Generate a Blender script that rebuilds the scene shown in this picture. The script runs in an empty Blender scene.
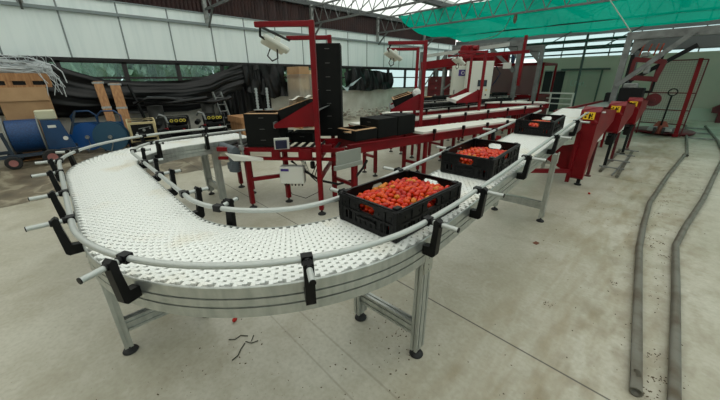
EXPO = 0.98; SKY = 1.0
import bpy, math, random
from mathutils import Vector, Matrix, Euler
random.seed(7)
SC = bpy.context.scene
COL = SC.collection
PI = math.pi
R = math.radians
V3 = Vector

def lin(c):
    out = []
    for v in c[:3]:
        v = v / 255.0
        out.append(v / 12.92 if v <= 0.04045 else ((v + 0.055) / 1.055) ** 2.4)
    return (out[0], out[1], out[2], 1.0)

MATS = {}
def mat(name, col, rough=0.5, metal=0.0, col2=None, scale=6.0, bump=0.0, bscale=None, detail=4.0, stretch=None, lo=0.35, hi=0.7, coat=0.0, alpha=1.0, spec=.5):
    """plain surface, optionally mottled between two colours by noise, with a fine bump"""
    m = bpy.data.materials.new(name); m.use_nodes = True
    nt = m.node_tree; b = nt.nodes['Principled BSDF']
    b.inputs['Roughness'].default_value = rough
    b.inputs['Metallic'].default_value = metal
    b.inputs['Coat Weight'].default_value = coat
    b.inputs['Alpha'].default_value = alpha
    b.inputs['Specular IOR Level'].default_value = spec
    b.inputs['Base Color'].default_value = lin(col)
    vec = None
    if col2 or bump:
        tc = nt.nodes.new('ShaderNodeTexCoord'); mp = nt.nodes.new('ShaderNodeMapping')
        nt.links.new(tc.outputs['Object'], mp.inputs['Vector'])
        if stretch: mp.inputs['Scale'].default_value = stretch
        vec = mp.outputs['Vector']
    if col2:
        n = nt.nodes.new('ShaderNodeTexNoise'); n.inputs['Scale'].default_value = scale; n.inputs['Detail'].default_value = detail
        nt.links.new(vec, n.inputs['Vector'])
        r = nt.nodes.new('ShaderNodeValToRGB')
        r.color_ramp.elements[0].position = lo; r.color_ramp.elements[0].color = lin(col)
        r.color_ramp.elements[1].position = hi; r.color_ramp.elements[1].color = lin(col2)
        nt.links.new(n.outputs['Fac'], r.inputs['Fac']); nt.links.new(r.outputs['Color'], b.inputs['Base Color'])
    if bump:
        n2 = nt.nodes.new('ShaderNodeTexNoise'); n2.inputs['Scale'].default_value = bscale or scale * 4; n2.inputs['Detail'].default_value = 3
        nt.links.new(vec, n2.inputs['Vector'])
        bp = nt.nodes.new('ShaderNodeBump'); bp.inputs['Strength'].default_value = bump; bp.inputs['Distance'].default_value = 0.02
        nt.links.new(n2.outputs['Fac'], bp.inputs['Height']); nt.links.new(bp.outputs['Normal'], b.inputs['Normal'])
    MATS[name] = m
    return m

class MB:
    """collects shapes and builds them as one mesh object"""
    def __init__(s):
        s.v = []; s.f = []; s.mi = []; s.sm = []; s.cur = 0; s.M = None
    def add(s, vs, fs, smooth=False):
        o = len(s.v)
        if s.M is not None: vs = [s.M @ V3(v) for v in vs]
        s.v += [tuple(v) for v in vs]
        for f in fs:
            s.f.append([o + i for i in f]); s.mi.append(s.cur); s.sm.append(smooth)
        return s
    def box(s, c, d, rz=0.0, ry=0.0, rx=0.0):
        x, y, z = d[0] / 2, d[1] / 2, d[2] / 2
        m = Euler((rx, ry, rz)).to_matrix()
        vs = [m @ V3(p) + V3(c) for p in ((-x,-y,-z),(x,-y,-z),(x,y,-z),(-x,y,-z),(-x,-y,z),(x,-y,z),(x,y,z),(-x,y,z))]
        return s.add(vs, [(0,3,2,1),(4,5,6,7),(0,1,5,4),(1,2,6,5),(2,3,7,6),(3,0,4,7)])
    def bb(s, x0, x1, y0, y1, z0, z1):
        return s.box(((x0+x1)/2, (y0+y1)/2, (z0+z1)/2), (abs(x1-x0), abs(y1-y0), abs(z1-z0)))
    def cbox(s, c, d, ch=0.004, rz=0.0, ry=0.0, rx=0.0):
        """box with chamfered vertical and top edges"""
        x, y, z = d[0] / 2, d[1] / 2, d[2] / 2
        ch = min(ch, x * .9, y * .9, z * .9)
        m = Euler((rx, ry, rz)).to_matrix()
        ring = lambda a, b, k, zz: [(-a, -b + k, zz), (-a + k, -b, zz), (a - k, -b, zz), (a, -b + k, zz), (a, b - k, zz), (a - k, b, zz), (-a + k, b, zz), (-a, b - k, zz)]
        vs = ring(x - ch, y - ch, ch * .5, -z) + ring(x, y, ch, -z + ch) + ring(x, y, ch, z - ch) + ring(x - ch, y - ch, ch * .5, z)
        fs = [tuple(range(7, -1, -1)), tuple(range(24, 32))]
        for r_ in range(3):
            for i in range(8):
                j = (i + 1) % 8
                fs.append((r_*8+i, r_*8+j, r_*8+8+j, r_*8+8+i))
        return s.add([m @ V3(p) + V3(c) for p in vs], fs)
    def frame(s, d, up=(0, 0, 1)):
        d = V3(d).normalized(); u = V3(up)
        if abs(d.dot(u)) > .98: u = V3((0, 1, 0)) if abs(d.y) < .9 else V3((1, 0, 0))
        a = d.cross(u).normalized(); b = a.cross(d).normalized()
        return a, b
    def bar(s, p0, p1, w, h, up=(0, 0, 1)):
        """rectangular bar, w sideways and h along up"""
        p0 = V3(p0); p1 = V3(p1); a, b = s.frame(p1 - p0, up)
        vs = []
        for p in (p0, p1):
            for i, j in ((-1,-1),(1,-1),(1,1),(-1,1)): vs.append(p + a * (w/2*i) + b * (h/2*j))
        return s.add(vs, [(0,1,2,3),(7,6,5,4),(0,4,5,1),(1,5,6,2),(2,6,7,3),(3,7,4,0)])
    def prof(s, p0, p1, pts, up=(0, 0, 1)):
        """closed 2-D section carried straight from p0 to p1"""
        p0 = V3(p0); p1 = V3(p1); a, b = s.frame(p1 - p0, up); n = len(pts)
        vs = [p + a * x + b * y for p in (p0, p1) for x, y in pts]
        fs = [tuple(range(n)), tuple(range(2*n-1, n-1, -1))] + [(i, i + n, (i+1) % n + n, (i+1) % n) for i in range(n)]
        return s.add(vs, fs)
    def tslot(s, p0, p1, w, h, up=(0, 0, 1), g=.009, dp=.008, nw=1, nh=2):
        """slotted aluminium profile"""
        def side(L, n):
            xs = []
            for k in range(n):
                c = -L/2 + L * (k + .5) / n
                xs += [(c - g/2, 0), (c - g/2, dp), (c + g/2, dp), (c + g/2, 0)]
            return xs
        pts = [(-w/2, -h/2)] + [(x, -h/2 + d) for x, d in side(w, nw)]
        pts += [(w/2, -h/2)] + [(w/2 - d, x) for x, d in side(h, nh)]
        pts += [(w/2, h/2)] + [(-x, h/2 - d) for x, d in side(w, nw)]
        pts += [(-w/2, h/2)] + [(-w/2 + d, -x) for x, d in side(h, nh)]
        return s.prof(p0, p1, pts, up)
    def cyl(s, p0, p1, r, n=12, r2=None, cap=True, smooth=True):
        p0 = V3(p0); p1 = V3(p1); r2 = r if r2 is None else r2; a, b = s.frame(p1 - p0)
        vs = []
        for p, rr in ((p0, r), (p1, r2)):
            for i in range(n):
                t = 2 * PI * i / n; vs.append(p + a * (rr * math.cos(t)) + b * (rr * math.sin(t)))
        s.add(vs, [(i, (i+1) % n, n + (i+1) % n, n + i) for i in range(n)], smooth)
        if cap: s.add(vs, [tuple(range(n-1, -1, -1)), tuple(range(n, 2*n))])
        return s
    def tube(s, pts, r, n=8, closed=False, cap=True, flat=None):
        pts = [V3(p) for p in pts]; m = len(pts); rings = []; pa = None
        for i, p in enumerate(pts):
            q0 = pts[i-1] if (i > 0 or closed) else p; q1 = pts[(i+1) % m] if (i < m-1 or closed) else p
            d = (q1 - q0)
            if d.length < 1e-9: d = V3((0, 0, 1))
            d.normalize()
            if pa is None: a, b = s.frame(d)
            else:
                a = (pa - d * pa.dot(d))
                a = a.normalized() if a.length > 1e-6 else s.frame(d)[0]
                b = d.cross(a)
            pa = a
            rr = r(i / (m-1)) if callable(r) else r
            rings.append([p + a * (rr * math.cos(2*PI*k/n)) + b * (rr * (flat or 1) * math.sin(2*PI*k/n)) for k in range(n)])
        vs = [v for rg in rings for v in rg]; fs = []
        for i in range(m if closed else m - 1):
            j = (i+1) % m
            for k in range(n): fs.append((i*n+k, i*n+(k+1) % n, j*n+(k+1) % n, j*n+k))
        s.add(vs, fs, True)
        if cap and not closed: s.add(vs, [tuple(range(n-1, -1, -1)), tuple(range((m-1)*n, m*n))])
        return s
    def lathe(s, c, prof, n=20, axis=(0, 0, 1), smooth=True):
        """prof = [(radius, distance along axis)]"""
        ax = V3(axis).normalized(); a, b = s.frame(ax); c = V3(c); vs = []
        for r_, z in prof:
            for k in range(n):
                t = 2*PI*k/n; vs.append(c + ax * z + a * (r_*math.cos(t)) + b * (r_*math.sin(t)))
        fs = [(i*n+k, i*n+(k+1) % n, (i+1)*n+(k+1) % n, (i+1)*n+k) for i in range(len(prof)-1) for k in range(n)]
        return s.add(vs, fs, smooth)
    def poly(s, pts, off):
        """flat polygon thickened by the vector off"""
        n = len(pts); o = V3(off); vs = [V3(p) for p in pts] + [V3(p) + o for p in pts]
        return s.add(vs, [tuple(range(n)), tuple(range(2*n-1, n-1, -1))] + [(i, i+n, (i+1) % n + n, (i+1) % n) for i in range(n)])
    def grid(s, fn, nu, nv, smooth=True, thick=0):
        vs = [V3(fn(i/nu, j/nv)) for i in range(nu+1) for j in range(nv+1)]; w = nv + 1
        fs = [(i*w+j, (i+1)*w+j, (i+1)*w+j+1, i*w+j+1) for i in range(nu) for j in range(nv)]
        return s.add(vs, fs, smooth)
    def ell(s, c, r, n=10, m=6):
        vs = []
        for i in range(m+1):
            t = PI * i / m
            for k in range(n):
                u = 2*PI*k/n; vs.append((c[0] + r[0]*math.sin(t)*math.cos(u), c[1] + r[1]*math.sin(t)*math.sin(u), c[2] + r[2]*math.cos(t)))
        return s.add(vs, [(i*n+k, (i+1)*n+k, (i+1)*n+(k+1) % n, i*n+(k+1) % n) for i in range(m) for k in range(n)], True)
    def build(s, name, mats, parent=None, local=True, loc=None):
        """local=False: the vertices are in world space and are brought into the parent's space"""
        me = bpy.data.meshes.new(name)
        vs = s.v
        if parent is not None and not local:
            inv = WM(parent).inverted(); vs = [tuple(inv @ V3(v)) for v in vs]
        if loc is not None:
            vs = [(v[0]-loc[0], v[1]-loc[1], v[2]-loc[2]) for v in vs]
        me.from_pydata(vs, [], s.f)
        if not isinstance(mats, (list, tuple)): mats = [mats]
        for m in mats: me.materials.append(m)
        me.polygons.foreach_set('material_index', s.mi)
        me.polygons.foreach_set('use_smooth', s.sm)
        me.validate(); me.update()
        o = bpy.data.objects.new(name, me); COL.objects.link(o)
        if loc is not None: o.location = loc
        if parent is not None: o.parent = parent
        return o

def WM(o):
    m = Matrix.LocRotScale(o.location, o.rotation_euler, o.scale)
    return WM(o.parent) @ m if o.parent else m

def tag(o, label=None, cat=None, group=None, kind=None):
    if label: o['label'] = label
    if cat: o['category'] = cat
    if group: o['group'] = group
    if kind: o['kind'] = kind
    return o

def thing(name, label, cat, loc=(0, 0, 0), rz=0.0, group=None):
    o = bpy.data.objects.new(name, None); COL.objects.link(o)
    o.location = loc; o.rotation_euler = (0, 0, rz); o.empty_display_size = .1
    return tag(o, label, cat, group)

def solo(mb, name, m, label, cat, loc, group=None, kind=None):
    return tag(mb.build(name, m, None, loc=loc), label, cat, group, kind)

def struct(mb, name, m):
    o = mb.build(name, m); o['kind'] = 'structure'; return o

def dup(root, loc, rz=0.0, label=None, group=None, scale=None):
    r_ = root.copy(); COL.objects.link(r_); r_.location = loc; r_.rotation_euler = (0, 0, rz)
    if scale: r_.scale = scale
    if label: r_['label'] = label
    if group: r_['group'] = group
    for ch in list(root.children):
        c = ch.copy(); COL.objects.link(c); c.parent = r_
        for g in list(ch.children):
            d = g.copy(); COL.objects.link(d); d.parent = c
    return r_

def rot2(x, y, a): return (x*math.cos(a) - y*math.sin(a), x*math.sin(a) + y*math.cos(a))

# ---------------------------------------------------------------- materials
ALU = mat('anodised_aluminium', (186, 189, 184), .34, .75, (164, 168, 164), 30, stretch=(1, 1, .3))
ALUW = mat('pale_aluminium_tube', (178, 182, 178), .35, .35)
PLATE = mat('steel_plate', (170, 170, 160), .45, .6)
BLACKP = mat('black_plastic', (8, 8, 9), .42, spec=.22)
RUBBER = mat('black_rubber', (26, 26, 26), .7)
BELT = mat('white_chain_plastic', (230, 232, 228), .4, 0, (220, 212, 192), 3, lo=.55, hi=.8)
BELTU = mat('dark_carry_way', (30, 27, 27), .8)
RED = mat('red_paint', (122, 5, 17), .40, 0, (98, 4, 14), 3, spec=.25)
DRED = mat('dark_red_paint', (104, 18, 26), .5, 0, (70, 14, 20), 4)
STEEL = mat('grey_steel', (122, 126, 124), .5, .3, (96, 98, 96), 6)
GALV = mat('galvanised_steel', (150, 153, 150), .45, .4, (118, 120, 116), 14)
DARK = mat('dark_metal', (14, 15, 16), .6, 0, spec=.3)
WHITEP = mat('white_paint', (214, 214, 206), .45)
CREAM = mat('cream_enclosure_paint', (206, 208, 196), .4)
CARD = mat('brown_cardboard', (176, 142, 104), .8, 0, (156, 122, 88), 3)
BCARD = mat('black_cardboard', (11, 12, 11), .8, 0, (16, 17, 15), 5, spec=.2)
WOOD = mat('rough_pine', (176, 130, 88), .75, 0, (140, 98, 62), 5, stretch=(6, 6, .6), bump=.2)
CABLE = mat('black_cable', (12, 12, 12), .5, spec=.3)
BLUEP = mat('blue_paint', (12, 62, 104), .42, 0, (10, 50, 88), 4)
BLUEH = mat('blue_hose', (6, 66, 118), .5, 0, (4, 40, 82), 40, stretch=(1, 1, 1))
YELLOW = mat('yellow_sticker', (232, 186, 30), .5)
PURPLE = mat('purple_sign', (58, 38, 120), .5)
# ---------------------------------------------------------------- camera and light
cam_d = bpy.data.cameras.new('camera'); cam = bpy.data.objects.new('camera', cam_d); COL.objects.link(cam)
cam_d.sensor_width = 36; cam_d.lens = 306 / 720 * 36; cam_d.clip_start = .05; cam_d.clip_end = 300
Hc, pit, rol, yaw = 1.55, R(21.6), R(-.3), R(46)
fw = V3((0, math.cos(pit), -math.sin(pit))); up = V3((0, math.sin(pit), math.cos(pit))); rt = V3((1, 0, 0))
rt2 = rt * math.cos(rol) + up * math.sin(rol); up2 = up * math.cos(rol) - rt * math.sin(rol)
m3 = Matrix.Rotation(yaw, 3, 'Z') @ Matrix((rt2, up2, -fw)).transposed()
cam.matrix_world = Matrix.Translation((0, 0, Hc)) @ m3.to_4x4()
SC.camera = cam
SC.view_settings.view_transform = 'Standard'; SC.view_settings.look = 'None'
SC.view_settings.exposure = EXPO; SC.view_settings.gamma = 1.0
w = bpy.data.worlds.new('overcast_sky'); SC.world = w; w.use_nodes = True
nt = w.node_tree; bg = nt.nodes['Background']
tc = nt.nodes.new('ShaderNodeTexCoord'); sp = nt.nodes.new('ShaderNodeSeparateXYZ'); rp = nt.nodes.new('ShaderNodeValToRGB')
nt.links.new(tc.outputs['Generated'], sp.inputs['Vector']); nt.links.new(sp.outputs['Z'], rp.inputs['Fac'])
rp.color_ramp.elements[0].position = 0.0; rp.color_ramp.elements[0].color = (.60, .63, .60, 1)
rp.color_ramp.elements[1].position = .8; rp.color_ramp.elements[1].color = (1.0, .985, .93, 1)
nt.links.new(rp.outputs['Color'], bg.inputs['Color']); bg.inputs['Strength'].default_value = SKY
# ---------------------------------------------------------------- the U-shaped chain conveyor
ZB = .82
HA = R(3.8); SLOPE = math.tan(R(2.3)); LA = 5.6
class Path:
    def __init__(s):
        s.seg = []
        c2 = V3((-3.4, 1.07, 0)); c1 = V3((-1.86, 1.07, 0)); Rr = .88
        s.line(V3((-4.28, 1.85, 0)), V3((-4.28, 1.07, 0)))
        s.arc(c2, Rr, PI, 1.5 * PI)
        s.line(V3((-3.4, .19, 0)), V3((-1.86, .19, 0)))
        s.arc(c1, Rr, 1.5 * PI, 2 * PI + HA)
        p = c1 + V3((math.cos(HA), math.sin(HA), 0)) * Rr
        s.line(p, p + V3((-math.sin(HA), math.cos(HA), 0)) * LA)
        s.L = sum(g[-1] for g in s.seg)
    def line(s, a, b): s.seg.append(('l', a, b, (b - a).length))
    def arc(s, c, r, t0, t1): s.seg.append(('a', c, r, t0, t1, r * (t1 - t0)))
    def at(s, d, off=0.0, z=0.0):
        dd = d - (s.L - LA + .25) if hasattr(s, 'L') else 0; z += SLOPE * max(0, dd)
        """point at distance d, off to the right of travel (the outer side of the bend); also the outward and forward vectors"""
        for i, g in enumerate(s.seg):
            if d <= g[-1] or i == len(s.seg) - 1:
                if g[0] == 'l':
                    t = (g[2] - g[1]).normalized(); p = g[1] + t * d; o = V3((t.y, -t.x, 0))
                else:
                    th = g[3] + d / g[2]; o = V3((math.cos(th), math.sin(th), 0)); p = g[1] + o * g[2]; t = V3((-o.y, o.x, 0))
                q = p + o * off; q.z = z
                return q, o, t
            d -= g[-1]
    def near(s, x, y):
        """distance along the path nearest a ground point"""
        return min((((s.at(k * .02)[0] - V3((x, y, 0))).xy.length, k * .02) for k in range(int(s.L / .02))))[1]
    def stations(s, step, d0=0, d1=None):
        d1 = s.L if d1 is None else d1; n = max(1, int(round((d1 - d0) / step)))
        return [d0 + (d1 - d0) * i / n for i in range(n + 1)]
PT = Path()
conv = thing('chain_conveyor', 'U-shaped aluminium conveyor with white chain belt carrying three black crates of tomatoes', 'conveyor', (-2, 1, 0))

def sweep(mb, prof, ds, smooth=True, side=1):
    """closed section [(offset, z)] swept along the path"""
    n = len(prof); vs = []
    for d in ds:
        for off, z in prof: vs.append(PT.at(d, off, z)[0])
    fs = []
    for i in range(len(ds) - 1):
        for k in range(n): fs.append((i*n+k, i*n+(k+1) % n, (i+1)*n+(k+1) % n, (i+1)*n+k))
    mb.add(vs, fs); mb.add(vs, [tuple(range(n-1, -1, -1)), tuple(range((len(ds)-1)*n, len(ds)*n))])

# side frames: slotted aluminium profile, two grooves on the outside
for sgn in (1, -1):
    mb = MB(); a0, a1 = .236, .254
    zs = [.680, .723, .731, .764, .772, .822]
    pr = [(a0, .680), (a1, .680), (a1, zs[1]), (a1 - .012, zs[1]), (a1 - .012, zs[2]), (a1, zs[2]), (a1, zs[3]), (a1 - .012, zs[3]), (a1 - .012, zs[4]), (a1, zs[4]),
          (a1, .818), (a1 - .003, .822), (a0 + .010, .822), (a0 + .010, .79), (a0, .79)]
    sweep(mb, [(sgn * o, z) for o, z in pr], PT.stations(.045))
    mb.build('side_frame', ALU, conv, local=False)
# the wear strips and carry way below the links
mb = MB(); sweep(mb, [(-.239, .750), (.239, .750), (.239, .786), (-.239, .786)], PT.stations(.06)); mb.build('carry_way', BELTU, conv, local=False)
# belt: rows of interlocking plastic link modules
mb = MB(); rows = int(PT.L / .0265); NC = 14
QF = [(4, 5, 6, 7), (0, 1, 5, 4), (1, 2, 6, 5), (2, 3, 7, 6), (3, 0, 4, 7)]
for r_ in range(rows):
    d = (r_ + .5) * PT.L / rows; p, o, t = PT.at(d); dl = PT.L / rows; up_ = PT.at(d, 0, 0)[0].z
    # cross bar of the row, split into chamfered lugs, and fingers that reach into the next row
    w_ = .476 / NC; sg = w_ * .25 * (1 if r_ % 2 else -1)
    curved = (PT.at(min(PT.L, d + .02))[2] - t).length > 1e-4
    for c in range(NC):
        off = -.238 + (c + .5) * w_ + sg
        s_ = (.88 + off) / .88 if curved else 1.0
        for (u, hw, l0, l1, zt) in ((off, w_ * .49, -.34 * dl, .34 * dl, ZB), (off - w_ * .14, w_ * .32, .32 * dl, dl * (s_ - .30), ZB - .0006)):
            c_ = p + o * u; vs = []
            for a_, b_, z in ((l0, -hw, .8), (l1, -hw, .8), (l1, hw, .8), (l0, hw, .8), (l0 + .0006, -hw * .97, zt), (l1 - .0006, -hw * .97, zt), (l1 - .0006, hw * .97, zt), (l0 + .0006, hw * .97, zt)):
                v = c_ + t * a_ + o * b_; vs.append((v.x, v.y, z + up_))
            mb.add(vs, QF)
mb.build('chain_belt', BELT, conv, local=False)
# round guide rails
ZR = .925
def rail_off(d, side):
    dA = PT.L - LA
    if side > 0: return .262 + .02 * max(0, min(1, (d - dA) / .9))
    return -.237 - .06 * max(0, min(1, (d - (dA - .5)) / .9))
for side, d0, d1 in ((1, .12, PT.L - 1.35), (-1, 0.02, PT.L - 1.35)):
    mb = MB(); pts = []
    for d in PT.stations(.05, d0, d1): pts.append(PT.at(d, rail_off(d, side), ZR)[0])
    if side > 0:   # the far end flares outwards
        p, o, t = PT.at(d1, .27, ZR)
        pts += [p + t * .10 + o * .03, p + t * .2 + o * .11, p + t * .27 + o * .2]
    mb.tube(pts, .0135, 10); g = mb.build('guide_rail', ALUW, conv, local=False)
    if side > 0: g['label'] = 'outer round guide rail'
    else: g['label'] = 'inner round guide rail'
# brackets that hold the rails
def bracket(d, side, rodlen=.152):
    off = rail_off(d, side) * side; p, o, t = PT.at(d, 0, 0); o = o * side
    P_ = lambda a, z, s_=0: p + o * a + t * s_ + V3((0, 0, z))  # p carries the belt's rise
    mb = MB()
    mb.poly([P_(.256, .750, -.020), P_(.256, .796, -.020), P_(.292, .800, -.020), P_(.302, .895, -.020), P_(.303, .940, -.020), P_(.314, .950, -.020), P_(.330, .940, -.020), P_(.331, .9, -.020), P_(.324, .762, -.020), P_(.312, .750, -.020)], t * .038)
    mb.cyl(P_(.338, .925), P_(.322, .925), .016, 10)
    b = mb.build('rail_bracket', BLACKP, conv, local=False)
    mb = MB(); mb.cyl(P_(off + .01, ZR), P_(off + .03, ZR), .0155, 10); mb.bar(P_(off, ZR, -.022), P_(off, ZR, .022), .034, .034)
    mb.build('rail_clamp', BLACKP, b, local=False)
    mb = MB(); mb.cyl(P_(off + .025, ZR), P_(off + rodlen, ZR), .0115, 12); r_ = mb.build('clamp_rod', ALUW, b, local=False)
    mb = MB(); mb.cyl(P_(off + rodlen, ZR), P_(off + rodlen + .004, ZR), .0122, 12); mb.build('rod_cap', BLACKP, b, local=False)
for xy in ((-.98, 4.55), (-.88, 3.5), (-.77, 2.56), (-.72, 1.69), (-.72, 1.13), (-.89, .57), (-1.35, .06), (-1.94, -.08), (-2.46, -.08), (-3.08, -.06), (-3.54, .01), (-3.85, .22), (-4.35, .75), (-4.5, 1.45)):
    bracket(PT.near(*xy), 1)
for xy in ((-1.39, 3.5), (-1.3, 2.45), (-1.36, 1.66), (-1.31, 1.1), (-1.59, .5), (-1.95, .41), (-2.5, .39), (-2.98, .38), (-3.55, .5), (-3.83, .72), (-4.0, 1.25)):
    bracket(PT.near(*xy), -1, .14)
# support legs with levelling feet
def leg(x, y, hd, rz_=0.0):
    t = V3((math.cos(hd), math.sin(hd), 0))
    mb = MB(); mb.tslot((x, y, .055), (x, y, .70 + rz_), .085, .043, up=(-t.y, t.x, 0), nw=2, nh=1); l = mb.build('leg', ALU, conv, local=False)
    mb = MB(); mb.cyl((x, y, .012), (x, y, .06), .009, 8); mb.lathe((x, y, 0), [(.0, .0), (.040, .0), (.042, .006), (.036, .016), (.016, .026), (.0, .028)], 18)
    f = mb.build('levelling_foot', RUBBER, l, local=False)
def leg_pair(d, bar=True, extra=0.0):
    po, o, t = PT.at(d, .226 + extra); pi_, _, _ = PT.at(d, -.226)
    hd = math.atan2(t.y, t.x)
    rz_ = po.z
    for q in (po, pi_): leg(q.x, q.y, hd, rz_); q.z = 0
    mb = MB(); mb.tslot((po.x, po.y, .195), (pi_.x, pi_.y, .195), .043, .085, nw=1, nh=2); mb.build('crossbar', ALU, conv, local=False)
    for s_, q in ((1, po), (-1, pi_)):
        a = q + o * s_ * .024 + V3((0, 0, rz_)); mb = MB(); mb.poly([a + t * -.04 + V3((0, 0, .60)), a + t * .04 + V3((0, 0, .60)), a + t * .04 + V3((0, 0, .72)), a + t * -.04 + V3((0, 0, .72))], o * s_ * .006)
        for k in (.62, .65, .69): mb.cyl(a + V3((0, 0, k)) + o * s_ * .004, a + V3((0, 0, k)) + o * s_ * .012, .006, 6)
        mb.build('joint_plate', PLATE, conv, local=False)
leg_pair(PT.near(-2.0, .19)); leg_pair(PT.near(-.97, 1.19)); leg_pair(PT.near(-1.17, 3.72), extra=.07); leg_pair(.50); leg_pair(PT.L - .7)
# end drive: grey gear motor beside the far end of the belt
mx, my = -3.72, 1.44
mb = MB()
mb.cyl((mx - .30, my, .76), (mx + .12, my, .76), .05, 16); mb.cbox((mx + .05, my, .70), (.10, .13, .14), .02)
mb.cyl((mx + .05, my, .66), (mx + .05, my - .03, .50), .058, 16)
for k in range(6): mb.cyl((mx + .05, my - .002 - k * .004, .64 - k * .024), (mx + .05, my - .004 - k * .004, .63 - k * .024), .066, 16)
mb.cbox((mx - .03, my - .02, .56), (.07, .09, .09), .01)
mb.build('gear_motor', mat('motor_grey', (84, 92, 98), .5, .2), conv, local=False)
mb = MB(); e = PT.at(0.02)[0]; mb.cyl((e.x - .24, e.y + .02, .77), (e.x + .24, e.y + .02, .77), .042, 14); mb.build('end_roller', BLACKP, conv, local=False)
# ---------------------------------------------------------------- crates and tomatoes
def crate_proto(label, loc, rz):
    W, L, H, t = .395, .595, .165, .012
    root = thing('plastic_crate', label, 'crate', loc, rz, 'black tomato crates on the belt')
    mb = MB()
    def wall(ax, sgn, ln):
        # ax 0: wall across x (normal along y); ax 1: wall along y (normal along x)
        half = (L if ax == 0 else W) / 2 - t / 2
        def B(u0, u1, z0, z1, out=0.0, th=t):
            c = sgn * (half + out)
            if ax == 0: mb.box(((u0+u1)/2, c, (z0+z1)/2), (u1-u0, th, z1-z0))
            else: mb.box((c, (u0+u1)/2, (z0+z1)/2), (th, u1-u0, z1-z0))
        h = ln / 2; hh = .055 if ax == 0 else .050
        B(-h, h, .003, .030); B(-h, h, .142, H); 
        B(-h, -hh, .095, .142); B(hh, h, .095, .142); B(-h, h, .075, .096)
        # rounded handle corners
        for s_ in (-1, 1): B(s_ * hh - (.008 if s_ > 0 else 0), s_ * hh + (.008 if s_ < 0 else 0), .095, .106); B(s_ * hh - (.008 if s_ > 0 else 0), s_ * hh + (.008 if s_ < 0 else 0), .132, .142)
        # perforated lower band: little posts, solid behind the middle
        n = int(ln / .034)
        for k in range(n + 1):
            u = -h + k * ln / n; B(max(-h, u - .010), min(h, u + .010), .03, .075)
        B(-h * .55, h * .55, .03, .075, -.002, t - .004)
        # outer ribs, top flange and lower rail
        for k in range(7):
            u = -h * .94 + k * h * 1.88 / 6
            if abs(u) > hh + .02: B(u - .003, u + .003, .03, .142, .0045, t)
        B(-h, h, .153, .160, .004, t + .008); B(-h, h, .088, .093, .003, t + .006)
        for k in range(5):
            u = -h * .8 + k * h * 1.6 / 4
            if abs(u) > hh: B(u - .006, u + .006, .112, .124, -.002, t + .01)
    wall(0, 1, W); wall(0, -1, W); wall(1, 1, L - .02); wall(1, -1, L - .02)
    for sx in (-1, 1):
        for sy in (-1, 1):
            mb.cbox((sx * (W/2 - .012), sy * (L/2 - .012), H/2), (.034, .034, H), .006)
            mb.cbox((sx * (W/2 - .025), sy * (L/2 - .03), H + .004), (.03, .04, .010), .003)
    for k in range(9): mb.box((-W/2 + .03 + k * (W - .06) / 8, 0, .006), (.012, L - .02, .006))
    for k in range(13): mb.box((0, -L/2 + .03 + k * (L - .06) / 12, .006), (W - .02, .012, .006))
    mb.box((0, 0, .0095), (W - .03, L - .03, .002))
    mb.build('crate_body', BLACKP, root)
    # yellowed paper tag slot on the short side
    mb = MB(); mb.cbox((0, -L/2 - .006, .062), (.13, .010, .010), .002); mb.build('grip_rib', BLACKP, root)
    return root
CR = []
for (x, y, rz, lab) in ((-1.0, 1.30, R(1), 'black plastic crate heaped with plum tomatoes, nearest of the three on the belt'),
                        (-1.075, 2.42, R(4), 'middle black plastic crate of tomatoes, between the other two on the belt'),
                        (-1.215, 4.25, R(4), 'farthest black plastic crate on the belt, tomatoes seen through its handle')):
    c = crate_proto(lab, (x, y, ZB + .001 + SLOPE * max(0, y - 1.32)), rz) if not CR else dup(CR[0], (x, y, ZB + .001 + SLOPE * max(0, y - 1.32)), rz, lab)
    if y > 2: c.rotation_euler.x = math.atan(SLOPE)
    CR.append(c)
def tom_mat(n, a, b):
    return mat(n, a, .34, 0, b, 14, lo=.4, hi=.75, spec=.35)
TM = [tom_mat('ripe_tomato_skin', (190, 34, 4), (212, 66, 8)), tom_mat('orange_tomato_skin', (204, 62, 6), (212, 98, 16)), tom_mat('turning_tomato_skin', (200, 112, 26), (150, 128, 34)), tom_mat('deep_red_tomato_skin', (168, 20, 4), (190, 40, 6))]
def tomato_mesh(m):
    mb = MB(); pr = []
    for i in range(8):
        t = PI * i / 7; z = -.021 * math.cos(t); pr.append((.0142 * math.sin(t) ** .85 if 0 < i < 7 else .0003, z))
    mb.lathe((0, 0, 0), pr, 10); o = mb.build('plum_tomato', m); me = o.data; bpy.data.objects.remove(o); return me
TME = [tomato_mesh(m) for m in TM]
HB = .122
def heap_z(u, v):   # surface height above the crate's base
    return HB + .026 * (1 - u * u) * (1 - v * v) + .004 * math.sin(5 * u + 1) * math.cos(4 * v)
def pick(): return random.choices(range(4), (44, 32, 12, 12))[0]
def fill(c, nx, ny, lab, grp, z_off=0.0, single=True):
    W, L = .350, .545
    for i in range(nx):
        for j in range(ny):
            u = (i + .5 + (.25 if j % 2 else -.25)) / nx * 2 - 1; v = (j + .5) / ny * 2 - 1
            x = u * W / 2 * .95 + random.uniform(-.004, .004); y = v * L / 2 * .97 + random.uniform(-.004, .004)
            q = rot2(x, y, c.rotation_euler.z)
            o = bpy.data.objects.new('plum_tomato', TME[pick()]); COL.objects.link(o)
            o.location = (c.location.x + q[0], c.location.y + q[1], c.location.z + heap_z(u, v) + z_off + random.uniform(-.006, .006))
            o.rotation_euler = (random.uniform(1.0, 2.1), random.uniform(-.3, .3), random.uniform(0, PI))
            k = random.uniform(.9, 1.08); o.scale = (k, k, k)
            tag(o, lab, 'tomato', grp)
    # the layers underneath: past counting, one object
    mass(c, grp, 3)
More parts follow.
